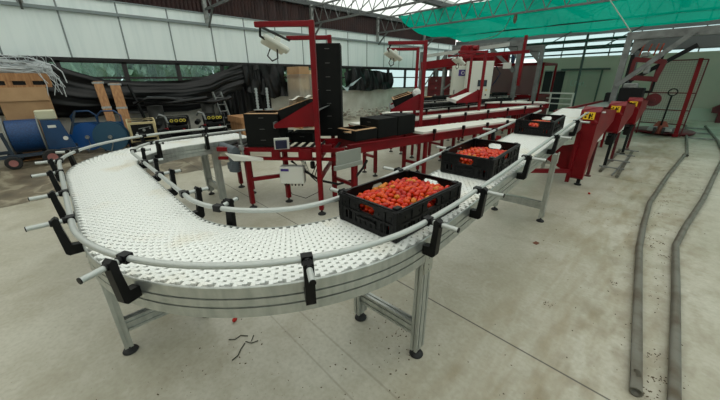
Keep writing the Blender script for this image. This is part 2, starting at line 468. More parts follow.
def mass(c, grp, layers, top=False):
    W, L = .345, .54; mb = MB(); idx = 0
    for ly in range(layers):
        for i in range(9):
            for j in range(14):
                u = (i + .5 + (.25 if (j + ly) % 2 else -.25)) / 9 * 2 - 1; v = (j + .5) / 14 * 2 - 1
                z = heap_z(u, v) - (.030 * (ly + 1) if not top else .030 * ly)
                if z < .028: continue
                q = rot2(u * W/2 * .95 + random.uniform(-.004, .004), v * L/2 * .97 + random.uniform(-.004, .004), c.rotation_euler.z)
                mb.cur = pick(); mb.M = Matrix.Translation((c.location.x + q[0], c.location.y + q[1], c.location.z + z)) @ Euler((random.uniform(1, 2.1), random.uniform(-.3, .3), random.uniform(0, PI))).to_matrix().to_4x4()
                mb.ell((0, 0, 0), (.0145, .0145, .0205), 8, 5)
    mb.M = None
    return tag(mb.build('plum_tomatoes', TM, loc=tuple(c.location)), None, None, None, 'stuff')
fill(CR[0], 10, 15, 'small plum tomato heaped in the nearest black crate', 'tomatoes in the nearest crate')
m_ = CR[0]
HB = .098
fill(CR[1], 10, 15, 'small plum tomato heaped in the middle black crate', 'tomatoes in the middle crate')
HB = .085
mass(CR[2], None, 4, True)
k = 0
for o in [o for o in bpy.data.objects if o.get('kind') == 'stuff' and o.name.startswith('plum_tomatoes')]:
    o['label'] = ('lower layers of plum tomatoes inside the nearest black crate', 'lower layers of plum tomatoes inside the middle black crate', 'plum tomatoes filling the farthest black crate on the belt')[k]; o['category'] = 'tomatoes'; k += 1
# ---------------------------------------------------------------- floor
def floor_mat():
    m = bpy.data.materials.new('worn_concrete'); m.use_nodes = True; nt = m.node_tree; N = nt.nodes; Lk = nt.links.new
    b = N['Principled BSDF']; tc = N.new('ShaderNodeTexCoord'); P = tc.outputs['Object']
    def noise(sc, det=5, st=(1, 1, 1), dist=0.0):
        mp = N.new('ShaderNodeMapping'); mp.inputs['Scale'].default_value = st; Lk(P, mp.inputs['Vector'])
        n = N.new('ShaderNodeTexNoise'); n.inputs['Scale'].default_value = sc; n.inputs['Detail'].default_value = det; n.inputs['Distortion'].default_value = dist
        Lk(mp.outputs['Vector'], n.inputs['Vector']); return n.outputs['Fac']
    def ramp(src, stops):
        r_ = N.new('ShaderNodeValToRGB'); e = r_.color_ramp.elements
        e[0].position, e[0].color = stops[0]; e[1].position, e[1].color = stops[-1]
        for p, c in stops[1:-1]:
            x = e.new(p); x.color = c
        Lk(src, r_.inputs['Fac']); return r_.outputs['Color']
    def mix(f, a, b_, mode='MIX'):
        x = N.new('ShaderNodeMix'); x.data_type = 'RGBA'; x.blend_type = mode
        if isinstance(f, (int, float)): x.inputs[0].default_value = f
        else: Lk(f, x.inputs[0])
        for s_, v in ((6, a), (7, b_)):
            if isinstance(v, tuple): x.inputs[s_].default_value = v
            else: Lk(v, x.inputs[s_])
        return x.outputs[2]
    def math_(op, a, b_=None, c=None):
        x = N.new('ShaderNodeMath'); x.operation = op
        for i, v in enumerate((a, b_, c)):
            if v is None: continue
            if isinstance(v, (int, float)): x.inputs[i].default_value = v
            else: Lk(v, x.inputs[i])
        return x.outputs[0]
    W1 = (1, 1, 1, 1); K = (0, 0, 0, 1)
    base = ramp(noise(.9, 6), [(.3, lin((156, 152, 132))), (.5, lin((174, 170, 154))), (.72, lin((192, 190, 176)))])
    base = mix(math_('MULTIPLY', ramp(noise(2.8, 10, dist=.3), [(.48, K), (.68, W1)]), .40), base, lin((140, 132, 108)))
    base = mix(math_('MULTIPLY', ramp(noise(14, 6), [(.5, K), (.75, W1)]), .30), base, lin((196, 193, 180)))
    sx = N.new('ShaderNodeSeparateXYZ'); Lk(P, sx.inputs[0]); X, Y = sx.outputs['X'], sx.outputs['Y']
    def band(v, c, w, soft):   # 1 inside |v-c|<w, falling to 0 over soft
        d = math_('ABSOLUTE', math_('SUBTRACT', v, c)); mr = N.new('ShaderNodeMapRange'); mr.inputs[1].default_value = w; mr.inputs[2].default_value = w + soft; mr.inputs[3].default_value = 1; mr.inputs[4].default_value = 0
        Lk(d, mr.inputs[0]); return mr.outputs[0]
    # tyre and soil marks along the pipe rails, running with them
    soil = math_('MULTIPLY', band(X, -.25, .10, .55), ramp(noise(2.2, 9, (3.5, .8, 1), .15), [(.42, K), (.64, W1)]))
    base = mix(math_('MULTIPLY', soil, .55), base, lin((132, 116, 80)))
    soil2 = math_('MULTIPLY', band(X, .15, .22, .3), ramp(noise(7, 8, (1.5, .8, 1), .2), [(.45, K), (.68, W1)]))
    base = mix(math_('MULTIPLY', soil2, .5), base, lin((118, 104, 78)))
    fine = ramp(noise(38, 6), [(.42, K), (.66, W1)]); base = mix(math_('MULTIPLY', fine, .22), base, lin((128, 122, 104)))
    specks = ramp(noise(70, 3), [(.68, K), (.74, W1)])
    base = mix(math_('MULTIPLY', math_('MULTIPLY', specks, ramp(noise(1.3, 3), [(.42, K), (.58, W1)])), .7), base, lin((84, 72, 54)))
    # the old, damp, dirt-brown slab on the left
    old = math_('LESS_THAN', math_('ADD', X, math_('MULTIPLY', math_('SUBTRACT', noise(2.0, 2), .5), .15)), -5.95)
    oldc = ramp(noise(1.6, 7, (1, 1.6, 1), .4), [(.3, lin((84, 76, 62))), (.5, lin((112, 102, 84))), (.56, lin((150, 142, 122))), (.62, lin((104, 95, 78))), (.8, lin((132, 124, 106)))])
    olds = math_('MULTIPLY', old, band(Y, -2.5, 5.0, 1.2))
    base = mix(olds, base, oldc)
    # saw-cut joints
    j = band(Y, JY[0], .004, .003)
    for v in JY[1:]: j = math_('MAXIMUM', j, band(Y, v, .004, .003))
    for v in JX: j = math_('MAXIMUM', j, band(X, v, .004, .003))
    base = mix(math_('MULTIPLY', j, .8), base, lin((44, 40, 34)))
    base = mix(math_('MULTIPLY', math_('MAXIMUM', band(Y, JY2, .003, .006), band(Y, JY2 - .17, .002, .006)), .35), base, lin((110, 104, 88)))
    Lk(base, b.inputs['Base Color'])
    rr = ramp(noise(1.6, 4), [(.35, (.34, .34, .34, 1)), (.7, (.6, .6, .6, 1))]); Lk(rr, b.inputs['Roughness'])
    bp = N.new('ShaderNodeBump'); bp.inputs['Strength'].default_value = .25; bp.inputs['Distance'].default_value = .004
    Lk(noise(22, 8), bp.inputs['Height']); Lk(bp.outputs['Normal'], b.inputs['Normal'])
    return m
JY = (1.68, 6.4, 11.1); JX = (-7.2, 3.2); JY2 = .90
FLOOR = floor_mat()
mb = MB(); mb.bb(-10.6, 5.5, -7, 17.9, -.12, 0); struct(mb, 'floor', FLOOR)
# ---------------------------------------------------------------- left wall
XW = -10.3
Y0, Y1 = -7.0, 17.8
PANEL = mat('fibre_cement_panel', (230, 240, 238), .5, 0, (218, 230, 229), 2.2, stretch=(1, 5, .3), lo=.45, hi=.8)
WALLW = mat('painted_block_wall', (214, 212, 203), .75, 0, (186, 182, 170), 2.5, bump=.5, bscale=14)
CORR = mat('brown_corrugated_sheet', (56, 30, 27), .6, 0, (38, 22, 22), 3)
def glass_mat(name, tint, rough=.05, clear=.8):
    m = bpy.data.materials.new(name); m.use_nodes = True; nt = m.node_tree; N = nt.nodes; N.remove(N['Principled BSDF'])
    t = N.new('ShaderNodeBsdfTransparent'); t.inputs[0].default_value = lin(tint)
    g = N.new('ShaderNodeBsdfGlossy'); g.inputs['Roughness'].default_value = rough
    mx = N.new('ShaderNodeMixShader'); mx.inputs[0].default_value = 1 - clear
    nt.links.new(t.outputs[0], mx.inputs[1]); nt.links.new(g.outputs[0], mx.inputs[2]); nt.links.new(mx.outputs[0], N['Material Output'].inputs[0])
    return m
GLASS = glass_mat('window_glass', (226, 238, 240), .05, .95)
def film_mat(name, tint, col, f):
    """thin sheet that lets part of the light straight through and scatters the rest"""
    m = bpy.data.materials.new(name); m.use_nodes = True; nt = m.node_tree; N = nt.nodes; N.remove(N['Principled BSDF'])
    t = N.new('ShaderNodeBsdfTransparent'); t.inputs[0].default_value = lin(tint)
    g = N.new('ShaderNodeBsdfTranslucent'); g.inputs[0].default_value = lin(col)
    d = N.new('ShaderNodeBsdfDiffuse'); d.inputs[0].default_value = lin(col)
    m1 = N.new('ShaderNodeMixShader'); m1.inputs[0].default_value = .35; nt.links.new(g.outputs[0], m1.inputs[1]); nt.links.new(d.outputs[0], m1.inputs[2])
    mx = N.new('ShaderNodeMixShader'); mx.inputs[0].default_value = f; nt.links.new(t.outputs[0], mx.inputs[1]); nt.links.new(m1.outputs[0], mx.inputs[2]); nt.links.new(mx.outputs[0], N['Material Output'].inputs[0])
    return m
mb = MB(); mb.bb(XW - .2, XW, Y0, Y1, 0, 1.08); mb.bb(XW - .22, XW + .03, Y0, Y1, 1.06, 1.10); struct(mb, 'wall_left', WALLW)
# cladding panels above the windows
seams = [.651 - 1.1 * k for k in range(1, 7)][::-1] + [.651, 1.746, 2.84, 3.94, 4.95, 6.03, 7.1, 8.2, 9.3, 10.4, 11.5, 12.6, 13.7, 14.8, 15.9, 17.0, Y1]
mb = MB(); prev = Y0
for k, s_ in enumerate(seams):
    zb = 2.04 - .012 * ((k * 7) % 3); mb.bb(XW - .04, XW + (.0 if k % 2 else .004), prev + .012, s_ - .012, zb, 3.30); prev = s_
struct(mb, 'wall_left_cladding', PANEL)
mb = MB(); mb.bb(XW - .06, XW - .02, Y0, Y1, 2.06, 3.3)
for s_ in seams: mb.bb(XW - .03, XW + .012, s_ - .016, s_ + .016, 2.03, 3.3)
mb.bb(XW - .03, XW + .07, Y0, Y1, 2.99, 3.055); mb.bb(XW - .03, XW + .03, Y0, Y1, 3.29, 3.32)
struct(mb, 'trim_1', mat('cladding_trim', (128, 138, 138), .5, .2))
mb = MB(); mb.bb(XW - .1, XW + .02, Y0, Y1, 1.98, 2.05); 
struct(mb, 'trim_2', mat('dark_lintel', (34, 32, 32), .7))
# dark corrugated sheet below the eaves
mb = MB(); n = int((Y1 - Y0) / .11)
mb.grid(lambda u, v: (XW - .08 + .025 * (1 if int(u * n * 2) % 2 else -1), Y0 + u * (Y1 - Y0), 3.2 + .82 * v), n * 2, 1, smooth=False)
struct(mb, 'wall_left_eaves', CORR)
# window band, bay by bay
mb = MB(); ys = [Y0 + (.35 + 7.0)]  # first mullion
WF = mat('window_frame_brown', (40, 36, 36), .6)
bay = [-6.6, -5.2, -3.8, -2.4, -1.0, .36, 1.62, 2.86, 4.1, 5.4, 6.7, 8.0, 9.3, 10.6, 11.9, 13.2, 14.5, 15.8, 17.1]
wn = 0
for a, b in zip(bay[:-1], bay[1:]):
    wn += 1; mb = MB(); t = .05
    mb.bb(XW - .10, XW - .02, a, a + t, 1.10, 2.0); mb.bb(XW - .10, XW - .02, b - t, b, 1.10, 2.0)
    mb.bb(XW - .10, XW - .02, a, b, 1.10, 1.15); mb.bb(XW - .10, XW - .02, a, b, 1.94, 2.0); mb.bb(XW - .10, XW - .03, a, b, 1.58, 1.63)
    wo = struct(mb, 'window_%d' % wn, WF)
    mb = MB(); mb.bb(XW - .065, XW - .058, a + t, b - t, 1.15, 1.94); mb.build('pane', GLASS, wo)
# columns at the truss lines
TY = [-3.6, .1, 3.85, 7.55, 11.03, 14.5]
mb = MB()
for y in TY: mb.bb(XW - .02, XW + .08, y - .05, y + .05, 3.06, 4.0)
struct(mb, 'column', GALV)
# ---------------------------------------------------------------- far wall, with its door
FARW = mat('insulated_panel_wall', (186, 178, 162), .5, 0, (174, 168, 152), .8)
YF = 17.6
mb = MB(); mb.bb(-5.75, 5.5, YF, YF + .12, 0, 2.42)
for x in (-3.9, -2.6, -1.3, 0, 1.3, 2.6, 3.9, 5.2): mb.bb(x - .006, x + .006, YF - .006, YF, .35, 2.42)
struct(mb, 'wall_back', FARW)
mb = MB(); mb.bb(-2.5, 5.5, YF - .05, YF, 0, .42); mb.bb(-2.5, 5.5, YF - .06, YF, .42, .45)
struct(mb, 'baseboard_back', mat('pale_kick_panel', (188, 192, 178), .5))
mb = MB(); mb.bb(-4.25, -2.98, YF - .05, YF, .03, 1.86); struct(mb, 'door_1', mat('sliding_door_panel', (172, 166, 150), .5, 0, (160, 156, 142), 1.0)); d1 = bpy.data.objects['door_1']
mb = MB(); mb.bb(-4.6, -2.75, YF - .09, YF, 1.86, 1.94); mb.build('door_track', mat('door_track_metal', (84, 94, 88), .5, .3), d1)
mb = MB(); mb.bb(-3.05, -2.99, YF - .07, YF, .03, 1.86); mb.build('door_edge', mat('door_edge_green', (70, 84, 76), .5), d1)
mb = MB(); mb.bb(-5.28, -4.42, YF - .02, YF + .01, 0, 1.86); struct(mb, 'door_2', mat('doorway_shade', (22, 24, 26), .6)); d2 = bpy.data.objects['door_2']  # near-black panel on the wall stands in for the shaded opening
mb = MB(); mb.bb(-4.93, -4.85, YF - .05, YF, 0, 1.86); mb.bb(-5.28, -4.42, YF - .05, YF, 1.83, 1.88); mb.build('door_frame', GALV, d2)
# bright glazing strip over the far wall
mb = MB(); t = .04
for x in [-10.2 + .9 * k for k in range(18)]: mb.bb(x - t/2, x + t/2, YF + .2, YF + .24, 2.3, 4.1)
for z in (2.55, 2.8, 3.02): mb.bb(-10.3, 5.5, YF + .19, YF + .25, z - .018, z + .018)
mb.bb(-10.3, 5.5, YF + .1, YF + .3, 3.3, 3.5)
wo = struct(mb, 'window_%d' % (wn + 1), mat('glazing_bar_grey', (96, 104, 104), .5, .3))
mb = MB(); mb.bb(-10.3, 5.5, YF + .215, YF + .222, 2.42, 3.3); mb.build('pane', GLASS, wo)
mb = MB()
for k, (z, y, r_) in enumerate(((2.62, 15.6, .035), (2.74, 16.2, .03), (2.95, 15.9, .05), (2.50, 16.6, .03))):
    mb.cyl((-8.5, y, z - .05), (5.4, y + .2, z + .05), r_, 8)
for k in range(6): mb.cyl((-7.5 + 2.3 * k, 15.6, 2.62), (-6.4 + 2.3 * k, 16.4, 3.4), .02, 6)
struct(mb, 'ceiling_pipes', mat('dark_pipes', (62, 72, 68), .6))
mb = MB(); mb.bb(-10.5, -5.75, YF, YF + .12, 0, 2.1); struct(mb, 'wall_back_left', mat('grey_panel', (110, 112, 108), .7))
# ---------------------------------------------------------------- roof: gutters, trusses, glass
GX = [-10.35, -7.25, -4.15, -1.05, 2.05, 5.15]
ROOFM = mat('roof_steel', (104, 108, 106), .5, .3, (86, 90, 88), 8)
mb = MB()
for x in GX: mb.bb(x - .10, x + .10, Y0, 18, 3.97, 4.06); mb.bb(x - .10, x - .085, Y0, 18, 4.06, 4.13); mb.bb(x + .085, x + .10, Y0, 18, 4.06, 4.13)
struct(mb, 'ceiling_gutters', mat('gutter_grey', (84, 88, 88), .5, .3))
def truss(y, n):
    mb = MB(); z0, z1 = 3.40, 3.93
    mb.bar((GX[0], y, z0), (GX[-1], y, z0), .05, .05); mb.bar((GX[0], y, z1), (GX[-1], y, z1), .05, .05)
    L = GX[-1] - GX[0]; k = 30
    for i in range(k):
        xa = GX[0] + L * i / k; xm = xa + L / k / 2; xb = xa + L / k
        mb.cyl((xa, y, z0), (xm, y, z1), .013, 6); mb.cyl((xm, y, z1), (xb, y, z0), .013, 6)
    mb.bar((XW + .1, y, 2.95), (XW + .62, y, z0), .04, .05)
    o = struct(mb, 'ceiling_truss', ROOFM)
for i, y in enumerate(TY): truss(y, i)
mb = MB()
for a, b in zip(GX[:-1], GX[1:]):
    m_x = (a + b) / 2; ny = int((18 - Y0) / .62)
    mb.bar((m_x, Y0, 4.78), (m_x, 18, 4.78), .05, .06)
    for k in range(ny + 1):
        y = Y0 + (18 - Y0) * k / ny
        for e in (a + .09, b - .09): mb.bar((e, y, 4.08), (m_x, y, 4.78), .028, .035)
struct(mb, 'ceiling', mat('glazing_bar', (150, 154, 150), .5, .2)); ce = bpy.data.objects['ceiling']
mb = MB()
for a, b in zip(GX[:-1], GX[1:]):
    m_x = (a + b) / 2
    for e in (a + .09, b - .09): mb.add([(e, Y0, 4.11), (e, 18, 4.11), (m_x, 18, 4.81), (m_x, Y0, 4.81)], [(0, 1, 2, 3)])
mb.build('roof_glass', film_mat('whitened_roof_glass', (235, 240, 238), (240, 243, 240), .25), ce)
# teal shade netting drawn under the glass beyond the middle truss
def net_mat():
    m = film_mat('teal_shade_net', (120, 200, 185), (0, 146, 122), .95); return m
NET = net_mat()
mb = MB()
def netf(x0, x1, y0, y1, zs, sag):
    def f(u, v):
        x = x0 + (x1 - x0) * u; y = y0 + (y1 - y0) * v
        return (x, y, zs[0] + (zs[1] - zs[0]) * v - sag * math.sin(PI * v) - .03 * math.sin(9 * u + 4 * v) - .02 * math.sin(23 * u + 2.1 * v))
    return f
def net(u, v):
    y = 11.07 + 5.95 * v; x = -9.2 + .5 * v + (14.4 - .5 * v) * u
    zs = ((11.07, 3.92), (11.5, 3.66), (12.4, 3.42), (13.4, 3.34), (14.35, 3.38), (14.6, 3.38), (15.8, 3.28), (17.02, 3.37))
    for (a, b), (c, d) in zip(zs[:-1], zs[1:]):
        if y <= c + 1e-6: z = b + (d - b) * (y - a) / (c - a); break
    return (x, y, z - .03 * math.sin(9 * u + 4 * v) * min(1, 4 * v) - .02 * math.sin(31 * u + 9 * v) - .012 * math.sin(57 * u - 14 * v))
mb.grid(net, 110, 36)
solo(mb, 'shade_netting', NET, 'teal shade netting hung beneath the glass roof', 'netting', (-2, 12, 3.5))
# a row of trees and the ground outside, seen through the left windows
mb = MB(); mb.add([(-60, -40, -.3), (-10.6, -40, -.3), (-10.6, 60, -.3), (-60, 60, -.3)], [(0, 1, 2, 3)]); struct(mb, 'ground', mat('outside_grass', (150, 168, 128), .9, 0, (128, 148, 104), 1.5))
LEAF = [mat('leaf_green_%s' % n, a, .6, 0, b, 9) for n, a, b in (('dark', (88, 118, 92), (112, 142, 116)), ('mid', (124, 152, 124), (150, 174, 150)))]
BARK = mat('bark', (74, 62, 50), .9)
for i, (x, y, h, w_) in enumerate(((-17.5, -2.2, 5, 1.7), (-17, 1.4, 4.4, 1.7), (-18, 5.0, 5.2, 1.75), (-17.2, 8.6, 4.8, 1.7), (-18, 12.2, 5.4, 1.75), (-17.5, 15.8, 5, 1.7), (-21.5, -.6, 6, 2.2), (-21.5, 4.4, 6.2, 2.2), (-21.5, 9.4, 6, 2.2), (-21.5, 14.4, 6.3, 2.2), (-21.5, -5.6, 6, 2.2))):
    t = thing('leafy_tree', 'broad green tree outside the long left window band', 'tree', (x, y, -.3), 0, 'trees outside the windows')
    mb = MB(); mb.cyl((0, 0, 0), (0, 0, h * .5), .14, 8, .08); mb.build('trunk', BARK, t)
    mb = MB(); rn = random.Random(i)
    for k in range(620):
        th = rn.uniform(0, 2*PI); ph = math.acos(rn.uniform(-1, 1)); rr = rn.uniform(.75, 1.0)
        c = V3((w_ * rr * math.sin(ph) * math.cos(th), w_ * rr * math.sin(ph) * math.sin(th), h * .52 + h * .46 * rr * math.cos(ph)))
        s_ = rn.uniform(.14, .34); mb.M = Matrix.Translation(c) @ Euler((rn.uniform(0, 6), rn.uniform(0, 6), 0)).to_matrix().to_4x4()
        mb.cur = k % 2; mb.add([(-s_, 0, 0), (0, -s_ * .6, .04), (s_, 0, 0), (0, s_ * .6, .05)], [(0, 1, 2, 3)])
    mb.M = None; mb.cur = 0; mb.cur = 1; mb.ell((0, 0, h * .52), (w_ * .6, w_ * .6, h * .30), 14, 8)
    mb.build('foliage', LEAF, t)
# remaining walls, out of view; the right one glazed to add side daylight
mb = MB(); mb.bb(5.5, 5.62, Y0, 17.9, 0, .6)
for k in range(26): y = Y0 + k * .996; mb.bb(5.52, 5.58, y - .03, y + .03, .6, 4.0)
for z in (1.7, 2.9, 3.95): mb.bb(5.52, 5.58, Y0, 17.9, z - .03, z + .03)
struct(mb, 'wall_right', GALV); wr = bpy.data.objects['wall_right']
mb = MB(); mb.bb(5.545, 5.552, Y0, 17.9, .6, 4.0); mb.build('pane', GLASS, wr)
mb = MB(); mb.bb(-10.5, 5.5, Y0 - .12, Y0, 0, 4.0); struct(mb, 'wall_front', FARW)
# ---------------------------------------------------------------- black cartons
def carton(name, label, loc, rz, size=(.30, .40, .15), group=None, openb=True, tilt=(0, 0), cat='carton', notch=False):
    W, L, H = size; t = .006
    r_ = thing(name, label, cat, loc, rz, group); r_.rotation_euler.x, r_.rotation_euler.y = tilt
    mb = MB(); mb.bb(-W/2, W/2, -L/2, L/2, 0, t)
    for s_ in (-1, 1):
        mb.bb(s_*(W/2 - t), s_*W/2, -L/2, L/2, t, H)
        if notch:
            for a, b in ((-W/2 + t, -W*.28), (W*.28, W/2 - t)): mb.bb(a, b, s_*(L/2 - t), s_*L/2, t, H)
            mb.bb(-W*.28, W*.28, s_*(L/2 - t), s_*L/2, t, H * .72)
        else: mb.bb(-W/2 + t, W/2 - t, s_*(L/2 - t), s_*L/2, t, H)
    if not openb: mb.bb(-W/2, W/2, -L/2, L/2, H, H + .004)
    mb.build('box_body', BCARD, r_)
    if openb:
        mb = MB(); f = .05
        for s_ in (-1, 1): mb.poly([(s_*(W/2-.004), -L/2, H), (s_*(W/2-.004), L/2, H), (s_*(W/2-.03), L/2 - .02, H + .010), (s_*(W/2-.03), -L/2 + .02, H + .010)], (-s_*.003, 0, 0))
        for s_ in (-1, 1): mb.poly([(-W/2, s_*(L/2-.004), H), (W/2, s_*(L/2-.004), H), (W/2 - .02, s_*(L/2-.03), H + .008), (-W/2 + .02, s_*(L/2-.03), H + .008)], (0, -s_*.003, 0))
        mb.bb(-W/2 + t, W/2 - t, -L/2 + t, L/2 - t, H * .55, H * .57)
        mb.build('brown_lining', CARD, r_)
    mb = MB(); mb.bb(-.03, .03, -L/2 - .002, -L/2, H * .62, H * .66); mb.build('hand_slot', mat('slot_grey', (92, 92, 88), .6) if 'slot_grey' not in MATS else MATS['slot_grey'], r_)
    return r_
# tower of folded cartons behind the first station post
for k in range(7):
    carton('carton_bundle', ('black carton bundle, %s of the tall tower beside the red lamp post' % ('topmost', 'second from the top', 'third from the top', 'middle one', 'third from the bottom', 'second from the bottom', 'bottom one')[6 - k]),
           (-3.56, 2.86, .80 + k * .168), R(46), (.34, .36, .164), 'tower of black cartons', False)
# pile of four cartons at the infeed end
for k in range(3):
    carton('carton', 'black carton of the short stack at the red infeed end, %s' % ('lowest', 'middle', 'open top one')[k], (-3.55, 1.85, .80 + k * .128), R(44), (.40, .40, .124), 'short stack of black cartons', k == 2)
for k, (x_, y_) in enumerate(((-3.42, 2.30), (-3.66, 2.08))):
    carton('carton', 'low black carton on the infeed rollers, %s' % ('beside the tall tower', 'beside the short stack')[k], (x_, y_, .80), R(42), (.28, .30, .11), 'low cartons on the infeed rollers', False)
# open boxes waiting on the first red line
for k, (y, h, nt_) in enumerate(((2.72, .13, True), (3.12, .12, False), (3.52, .13, False))):
    for lv in range(1 if k == 0 else 2):
        carton('carton', ('empty notched black carton next to the tall black tower', 'black carton on the red line in the middle pair, %s' % ('lower', 'upper')[lv], 'black carton on the red line next to the white belt, %s' % ('lower', 'upper')[lv])[k],
               (-2.86, y, .865 + lv * h - .03 * (y - 2)), R(0), (.34, .38, h - .004), 'cartons on the first red line', k == 0, notch=nt_)

# ---------------------------------------------------------------- red packing stations
def lamp(par, c):
    mb = MB(); mb.M = Matrix.Translation(c) @ Euler((R(28), R(18), R(-46))).to_matrix().to_4x4()
    mb.cbox((-.05, 0, 0), (.085, .30, .05), .012); mb.cbox((.05, 0, .02), (.085, .26, .04), .01)
    mb.bb(-.08, .09, -.03, .03, .02, .075)
    o = mb.build('lamp_housing', CREAM, par)
    mb = MB(); mb.tube([V3(c) + V3(p) for p in ((.03, .05, -.03), (.06, .07, -.10), (.03, .02, -.15), (-.02, -.03, -.12), (-.02, -.04, -.02))], .008, 6); mb.build('lamp_cable', CABLE, o)
def station(label, loc, rz, tray_fill=None, Hh=2.09):
    s = thing('packing_station', label, 'packing station', loc, rz, 'red packing stations with overhead lamps')
    W = 1.1; arm = .55
    for k, yy in enumerate((0, -W)):
        mb = MB(); mb.cbox((0, yy, .06 + (Hh - .06) / 2), (.055, .055, Hh - .06), .005)
        for z in (.3, .5, .68, .9, 1.12, 1.24): mb.cyl((.028, yy, z), (.033, yy, z), .008, 6)
        p = mb.build('post', RED, s)
        mb = MB(); mb.cyl((0, yy, .02), (0, yy, .10), .014, 8); mb.lathe((0, yy, 0), [(0, 0), (.05, 0), (.05, .01), (.02, .03), (0, .03)], 14); mb.build('levelling_foot', RUBBER, p)
        mb = MB(); mb.cbox((arm / 2 - .0, yy, Hh - .03), (arm + .05, .05, .05), .005); mb.build('arm', RED, s)
        mb = MB(); mb.poly([(-.02, yy - .03, 1.30), (-.02, yy - .03, 1.06), (.50, yy - .03, 1.035), (.50, yy - .03, 1.075), (.05, yy - .03, 1.32)], (0, -.006, 0)); mb.build('side_plate', RED, s)
    mb = MB(); mb.poly([(.50, -.045, 1.055), (0, -.045, 1.225), (0, -W + .045, 1.225), (.50, -W + .045, 1.055)], (0, 0, -.01)); mb.bb(.49, .51, -W, -.045, 1.03, 1.10); mb.build('tilted_tray', WHITEP if tray_fill is None else STEEL, s)
    mb = MB()
    for yy, sg in ((0, 1),):
        mb.tube([(arm - .02, -.02, Hh - .05), (arm + .02, -.10, Hh - .12), (arm - .02, -.24, Hh - .16)], .012, 6)
    mb.bar((arm - .01, 0, Hh - .04), (arm - .01, -W, Hh - .06), .02, .02)
    mb.build('lamp_bar', DARK, s)
    lamp(s, (arm - .06, -.28, Hh - .20))
    mb = MB(); mb.bar((0, 0, .45), (0, -W, .45), .04, .04); mb.bar((0, 0, .70), (0, -W, .70), .04, .05); mb.build('cross_rail', RED, s)
    return s
RZS = R(222)
station('nearest red packing station, tall lamp post beside the black carton tower', (-2.81, 2.06, 0), RZS, 1)
station('middle red packing station, tilted black carton on its tray', (-3.05, 4.36, 0), RZS, 1)
station('farthest red packing station, with an empty white tray, by the cream cabinet', (-3.25, 6.83, 0), RZS, None)
def st_pt(o, p):
    q = rot2(p[0], p[1], RZS); return (o[0] + q[0], o[1] + q[1], p[2])
# cartons tilted on the trays
sl = math.atan2(.17, .5)
for o, lab in (((-2.81, 2.06), 'black carton tilted on the tray of the nearest red station'), ((-3.05, 4.36), 'open black carton tilted on the tray of the middle red station')):
    for k in range(2):
        p = st_pt(o, (.27, -.30 - k * .42, 1.148))
        c = carton('carton', lab + (', at its near edge' if k == 0 else ', behind the first one'), p, RZS, (.34, .38, .13), 'cartons tilted on station trays', True)
        c.rotation_euler = (Matrix.Rotation(RZS, 3, 'Z') @ Matrix.Rotation(sl, 3, 'Y')).to_euler()
mb = MB(); p = st_pt((-2.81, 2.06), (.15, -.30, 1.345))
mb.M = Matrix.Translation(p) @ (Matrix.Rotation(RZS, 4, 'Z') @ Matrix.Rotation(sl, 4, 'Y'))
mb.grid(lambda u, v: (-.12 + .3 * u, -.17 + .34 * v, .02 + .035 * math.sin(3 * u + 2) * math.cos(4 * v) + .012 * math.sin(13 * u + 7 * v)), 14, 14); mb.M = None
solo(mb, 'cloth', mat('white_cloth', (206, 206, 196), .8), 'crumpled white cloth on the tilted carton of the nearest station', 'cloth', p)
mb = MB(); p = st_pt((-3.05, 4.36), (.06, -.28, 1.30)); mb.ell(p, (.07, .10, .10), 12, 8)
solo(mb, 'plastic_bag', mat('white_bag', (206, 208, 202), .6, bump=.5, bscale=30), 'white plastic bag against the posts of the middle red station', 'bag', p)

